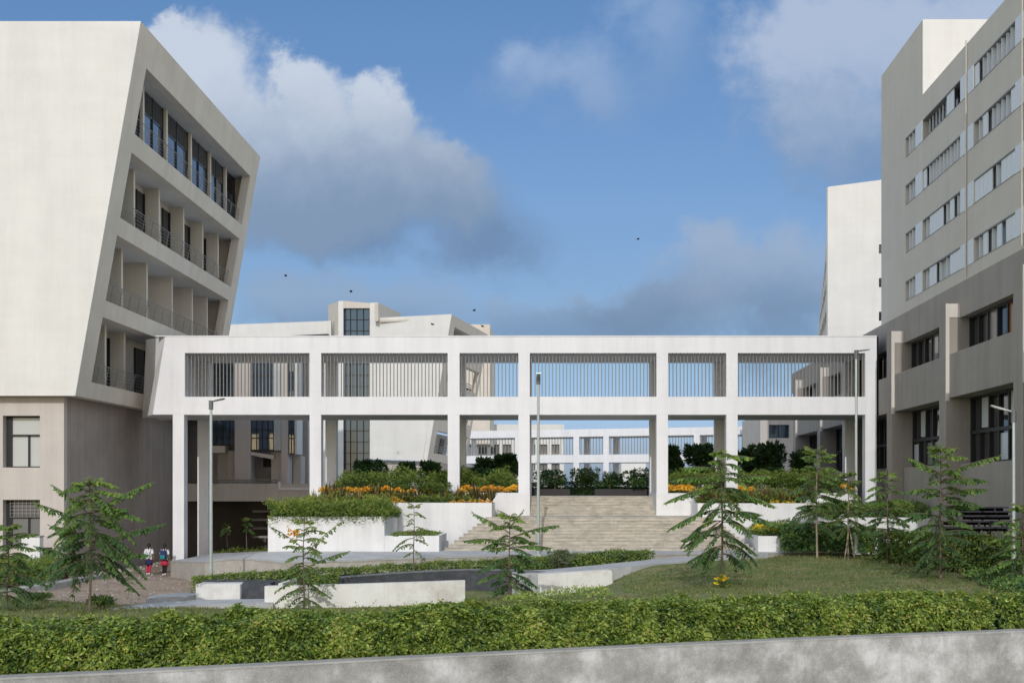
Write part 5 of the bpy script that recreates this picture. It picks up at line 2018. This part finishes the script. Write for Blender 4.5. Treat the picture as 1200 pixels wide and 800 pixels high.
lamp_post('galvanised lamp post with a grey angled head before the first bridge bay', 247.3, 470, 690, 46.5, (.56, -.1, .12), True)
lamp_post('lamp post seen end on, standing in front of the steps', 630.8, 441, 650, 49.5, (.03, -.62, .10), False)
lamp_post('lamp post with a short dark head in front of the right end of the bridge', 1003.4, 411, 648, 49.6, (.60, .25, .10), True)
lamp_post('lamp post at the right edge with a long thin pale arm reaching left', 1188, 482, 672, 36.8, (-.70, .12, .22), False, .068)


# ------------------------------------------------------------------ stacked metal benches by the dark base
def bleacher():
    Y = 38.4
    g = thing('metal_bleacher', 'dark metal tiered bench below the dark grey wall at the right', 'bench', (XA(1150, Y), Y, ZA(630, Y)))
    rows = [(1112, 1182, 593.5, 3.2), (1110, 1188, 598.5, 2.4), (1131, 1190, 603.8, 1.6), (1108, 1192, 610.0, .8), (1108, 1186, 617.5, 0)]
    for a, b, py, dy in rows:
        m = MB()
        y = Y + dy * .5
        m.box(XA(a, y), XA(b, y), y, y + .42, ZA(py + 1.6, y), ZA(py, y))
        m.build('plank', M['metal_dark'], g)
        m = MB()
        m.box(XA(a, y) + .05, XA(b, y) - .05, y + .35, y + .38, ZA(py + 5, y), ZA(py + 1.7, y))
        m.build('riser', M['black'], g)
    for px in (1131, 1147, 1160, 1180):
        m = MB()
        m.box(XA(px, Y + .5) - .03, XA(px, Y + .5) + .03, Y + .45, Y + .51, ZA(640, Y + .5), ZA(611, Y + .5))
        m.tube([Vector((XA(px, Y + .5), Y + .3, ZA(636, Y))), Vector((XA(px, Y + .5), Y + 1.6, ZA(596, Y + 1.6)))], .03, 5)
        m.build('leg', M['metal_dark'], g)


bleacher()


# ------------------------------------------------------------------ birds
def bird(px, py, Y, a, label):
    p = P(px, py, Y)
    m = MB()
    d = Vector((math.cos(a), .2, math.sin(a) * .3)).normalized()
    m.tube([p - d * .12, p - d * .07, p, p + d * .07, p + d * .11], [.007, .024, .036, .024, .008], 6)
    s = d.cross(Vector((0, 0, 1))).normalized()
    for sg in (-1, 1):
        w1 = p + s * sg * .15 + Vector((0, 0, .10)) - d * .02
        w2 = p + s * sg * .24 + Vector((0, 0, .03)) - d * .08
        m.face([p + d * .08, w1 + d * .08, w1 - d * .1, p - d * .08])
        m.face([w1 + d * .08, w2, w1 - d * .1])
    m.face([p - d * .18, p - d * .22 + s * .07, p - d * .22 - s * .07])
    tagit(m.build('bird', M['bird'], loc=p), label, 'bird', 'birds flying over the roofs')


for q in [(411.5, 342, 84, .3, 'dark bird in the sky left of the stair tower'), (506.5, 380.3, 84, 2.4, 'dark bird in front of the cream wall beside the stair tower'), (556, 364, 88, .5, 'higher of the two small birds right of the leaning cream building'),
          (565, 382.5, 84, 2.0, 'lower of the two small birds right of the leaning cream building'), (335, 323.5, 90, .2, 'small bird in the cloud right of the tall left building'), (748, 280.5, 100, .6, 'lone small bird in open sky above the middle of the bridge')]:
    bird(*q)


# ------------------------------------------------------------------ two students
def skin_body(name, joints, edges, mat, parent, lev=2):
    me = bpy.data.meshes.new(name)
    off = ROOT[parent.name]
    me.from_pydata([tuple(Vector(j[0]) - 0 * off) for j in joints], edges, [])
    o = bpy.data.objects.new(name, me)
    COL.objects.link(o)
    sk = o.modifiers.new('skin', 'SKIN')
    for k, j in enumerate(joints):
        v = me.skin_vertices[0].data[k] if me.skin_vertices else None
        if v is None: break
        rr_ = j[1] if isinstance(j[1], tuple) else (j[1], j[1])
        v.radius = rr_
        v.use_root = (k == 0)
    sb = o.modifiers.new('sub', 'SUBSURF')
    sb.levels = sb.render_levels = lev
    dg = bpy.context.evaluated_depsgraph_get()
    dg.update()
    ev = o.evaluated_get(dg)
    nm = bpy.data.meshes.new_from_object(ev)
    nm.name = name
    bpy.data.objects.remove(o)
    nm.materials.clear()
    nm.materials.append(mat)
    nm.polygons.foreach_set('use_smooth', [True] * len(nm.polygons))
    o = bpy.data.objects.new(name, nm)
    COL.objects.link(o)
    o.parent = parent
    ROOT[o.name] = off
    return o


def add_skin_layer(me):
    pass


M['skin'] = simple('skin', (.30, .17, .11), .55)
M['hair'] = simple('hair', (.012, .010, .010), .45)
M['cloth_white'] = simple('white_cotton', (.78, .78, .80), .85)
M['cloth_red'] = simple('red_cotton', (.55, .03, .08), .85)
M['cloth_navy'] = simple('navy_cotton', (.02, .03, .09), .85)
M['cloth_black'] = simple('black_cotton', (.02, .018, .02), .85)
M['teal'] = simple('teal_nylon', (.01, .22, .25), .6)
M['navy_bag'] = simple('navy_nylon', (.015, .03, .12), .6)
M['bag_grey'] = simple('pale_grey_bag', (.45, .52, .55), .7)


def lathe(m, c, prof, n=14, sx=1, sy=1):
    """rings (z, r) about c"""
    b = len(m.v)
    for z, r_ in prof:
        for j in range(n):
            a = 2 * math.pi * j / n
            m.v.append((c[0] + math.cos(a) * r_ * sx, c[1] + math.sin(a) * r_ * sy, c[2] + z))
    for k in range(len(prof) - 1):
        for j in range(n):
            p, q = b + k * n + j, b + k * n + (j + 1) % n
            m.f.append((p, q, q + n, p + n))
    m.f.append(tuple(b + j for j in range(n))[::-1])
    m.f.append(tuple(b + (len(prof) - 1) * n + j for j in range(n)))


def person(label, px, py, Y, skirt, legs, hem, out_arm, seed):
    b = P(px, py, Y)
    b.z = terr(b.x, b.y) + .01
    g = thing('person', label, 'person', tuple(b))
    H = 1.60
    s = H / 1.6
    # joints in the person's own frame, walking away (+y), mid-stride
    la = (-.36, .10, .90) if out_arm else (-.25, .04, .88)
    J = [((0, 0, .86), (.13, .09)), ((0, 0, 1.02), (.105, .08)), ((0, .01, 1.20), (.14, .09)), ((0, .015, 1.30), (.12, .075)), ((0, .02, 1.38), (.045, .045)), ((0, .03, 1.44), (.055, .06)), ((0, .035, 1.52), (.078, .09)), ((0, .03, 1.58), (.05, .06)),
         ((-.15, .01, 1.29), (.052, .05)), ((-.21, -.01, 1.07), (.037, .037)), (la, (.03, .03)), ((la[0] - .015, la[1] + .03, la[2] - .09), (.03, .016)),
         ((.15, .01, 1.29), (.052, .05)), ((.20, -.02, 1.07), (.037, .037)), ((.23, .06, .88), (.028, .028)), ((.235, .09, .79), (.03, .016)),
         ((-.08, 0, .78), (.085, .08)), ((-.085, .10, .46), (.052, .052)), ((-.085, .02, .09), (.036, .04)), ((-.085, .16, .03), (.036, .025)),
         ((.08, 0, .78), (.085, .08)), ((.085, -.02, .46), (.052, .052)), ((.085, -.16, .12), (.036, .04)), ((.085, -.06, .03), (.036, .025))]
    E = [(0, 1), (1, 2), (2, 3), (3, 4), (4, 5), (5, 6), (6, 7), (3, 8), (8, 9), (9, 10), (10, 11), (3, 12), (12, 13), (13, 14), (14, 15), (0, 16), (16, 17), (17, 18), (18, 19), (0, 20), (20, 21), (21, 22), (22, 23)]
    body = skin_body('body', J, E, M['skin'], g)
    # hands with fingers, nose and ears are joined as small meshes of skin
    m = MB()
    off = Vector(b)
    for (w, sg) in ((J[11][0], -1), (J[15][0], 1)):
        w = Vector(w) + off
        for f in range(4):
            m.tube([w + Vector((0, .02 - f * .018 + .01, .01)), w + Vector((sg * .004, .025 - f * .018, -.035)), w + Vector((-sg * .012, .03 - f * .018, -.075 + .01 * abs(f - 1)))], [.0085, .008, .006], 5)
        m.tube([w + Vector((-sg * .01, .03, .03)), w + Vector((-sg * .03, .05, -.005))], [.009, .006], 5)
    m.build('hand', M['skin'], g)
    m = MB()
    hc = off + Vector((0, .035, 1.50))
    m.tube([hc + Vector((0, .088, .005)), hc + Vector((0, .108, -.02)), hc + Vector((0, .09, -.03))], [.008, .014, .008], 6)
    for sg in (-1, 1):
        m.tube([hc + Vector((sg * .076, .0, .02)), hc + Vector((sg * .09, -.01, .0)), hc + Vector((sg * .078, 0, -.03))], [.01, .013, .008], 6)
    m.build('face', M['skin'], g)
    # hair: cap and pony tail
    m = MB()
    lathe(m, hc + Vector((0, -.015, 0)), [(-.03, .080), (.02, .092), (.06, .088), (.095, .065), (.115, .03), (.12, .005)], 14, 1, 1.05)
    m.tube([hc + Vector((0, -.09, .07)), hc + Vector((.01, -.14, .0)), hc + Vector((.015, -.14, -.12)), hc + Vector((.01, -.12, -.26))], [.035, .045, .035, .01], 8)
    m.build('hair', M['hair'], g, smooth=True)
    m = MB()
    lathe(m, off + Vector((0, .008, 0)), [(.72, .175), (.86, .165), (1.0, .135), (1.15, .16), (1.26, .185), (1.33, .12), (1.375, .06)], 18, 1.0, .66)
    m.build('shirt', M['cloth_white'], g, smooth=True)
    m = MB()
    for idx in ((8, 9), (12, 13)):
        a, c = Vector(J[idx[0]][0]) + off, Vector(J[idx[1]][0]) + off
        m.tube([a + Vector((0, 0, .03)), a.lerp(c, .4), a.lerp(c, .95)], [.07, .068, .062], 10)
    m.build('sleeves', M['cloth_white'], g, smooth=True)
    if skirt:
        m = MB()
        lathe(m, off, [(.50, .20), (.62, .185), (.76, .165), (.84, .14)], 18, 1, .72)
        m.build('skirt', M[skirt], g, smooth=True)
    m = MB()
    for idx in ((16, 17, 18), (20, 21, 22)):
        a, c, e = [Vector(J[i][0]) + off for i in idx]
        m.tube([a, a.lerp(c, .6), c, c.lerp(e, .5), e], [.10, .082, .068, .062, .05], 10)
    m.build('leggings', M[legs], g, smooth=True)
    m = MB()
    for i in (18, 22):
        a, c = Vector(J[i][0]) + off, Vector(J[i + 1][0]) + off
        m.tube([a + Vector((0, -.05, -.05)), a.lerp(c, .5) + Vector((0, 0, -.02)), c + Vector((0, .03, -.003))], [.045, .05, .032], 8)
    m.build('shoes', M['cloth_white'], g, smooth=True)
    return g, b


gA, bA = person('student in white shirt, navy skirt and red leggings walking away, the left one', 174.5, 672, 58.6, 'cloth_navy', 'cloth_red', None, True, 1)
gB, bB = person('student in white shirt and black leggings carrying a navy backpack, the right one', 193.0, 671.5, 58.6, 'cloth_red', 'cloth_black', None, False, 2)
gr = thing('backpack', 'navy and teal backpack on the back of the right student', 'backpack', tuple(bB + Vector((0, -.14, .8))))
m = MB(); m.box(bB.x - .16, bB.x + .16, bB.y - .30, bB.y - .115, bB.z + .82, bB.z + 1.30); bevel(m.build('bag', M['navy_bag'], gr), .06, 3)
m = MB(); m.box(bB.x - .12, bB.x + .12, bB.y - .36, bB.y - .302, bB.z + .84, bB.z + 1.06); bevel(m.build('pocket', M['teal'], gr), .025, 2)
m = MB()
for sg in (-1, 1): m.tube([bB + Vector((sg * .10, -.12, 1.28)), bB + Vector((sg * .11, .0, 1.36)), bB + Vector((sg * .11, .12, 1.25)), bB + Vector((sg * .13, .06, .98)), bB + Vector((sg * .13, -.12, .86))], .02, 5)
m.build('strap', M['navy_bag'], gr)
gr = thing('shoulder_bag', 'pale grey bag slung across the back of the left student', 'bag', tuple(bA + Vector((0, -.13, .8))))
m = MB(); m.hexa([bA + Vector((-.22, -.20, .98)), bA + Vector((.02, -.22, .78)), bA + Vector((.13, -.22, .98)), bA + Vector((-.10, -.20, 1.20))], [bA + Vector((-.22, -.115, .98)), bA + Vector((.02, -.12, .78)), bA + Vector((.13, -.12, .98)), bA + Vector((-.10, -.12, 1.20))])
bevel(m.build('bag', M['bag_grey'], gr), .02)
m = MB(); m.tube([bA + Vector((.08, -.15, 1.08)), bA + Vector((.13, -.05, 1.34)), bA + Vector((.05, .12, 1.2)), bA + Vector((-.15, .10, .98)), bA + Vector((-.16, -.12, 1.0))], .018, 5)
m.build('strap', M['cloth_navy'], gr)
m = MB()
q = bA + Vector((-.42, .10, .98))
m.hexa([q + Vector((-.10, 0, .02)), q + Vector((.08, 0, -.07)), q + Vector((.10, 0, -.01)), q + Vector((-.07, 0, .10))], [q + Vector((-.10, .02, .02)), q + Vector((.08, .02, -.07)), q + Vector((.10, .02, -.01)), q + Vector((-.07, .02, .10))])
tagit(m.build('paper_folder', M['cloth_white'], loc=q), 'white folder held out in the left hand of the left student', 'folder')
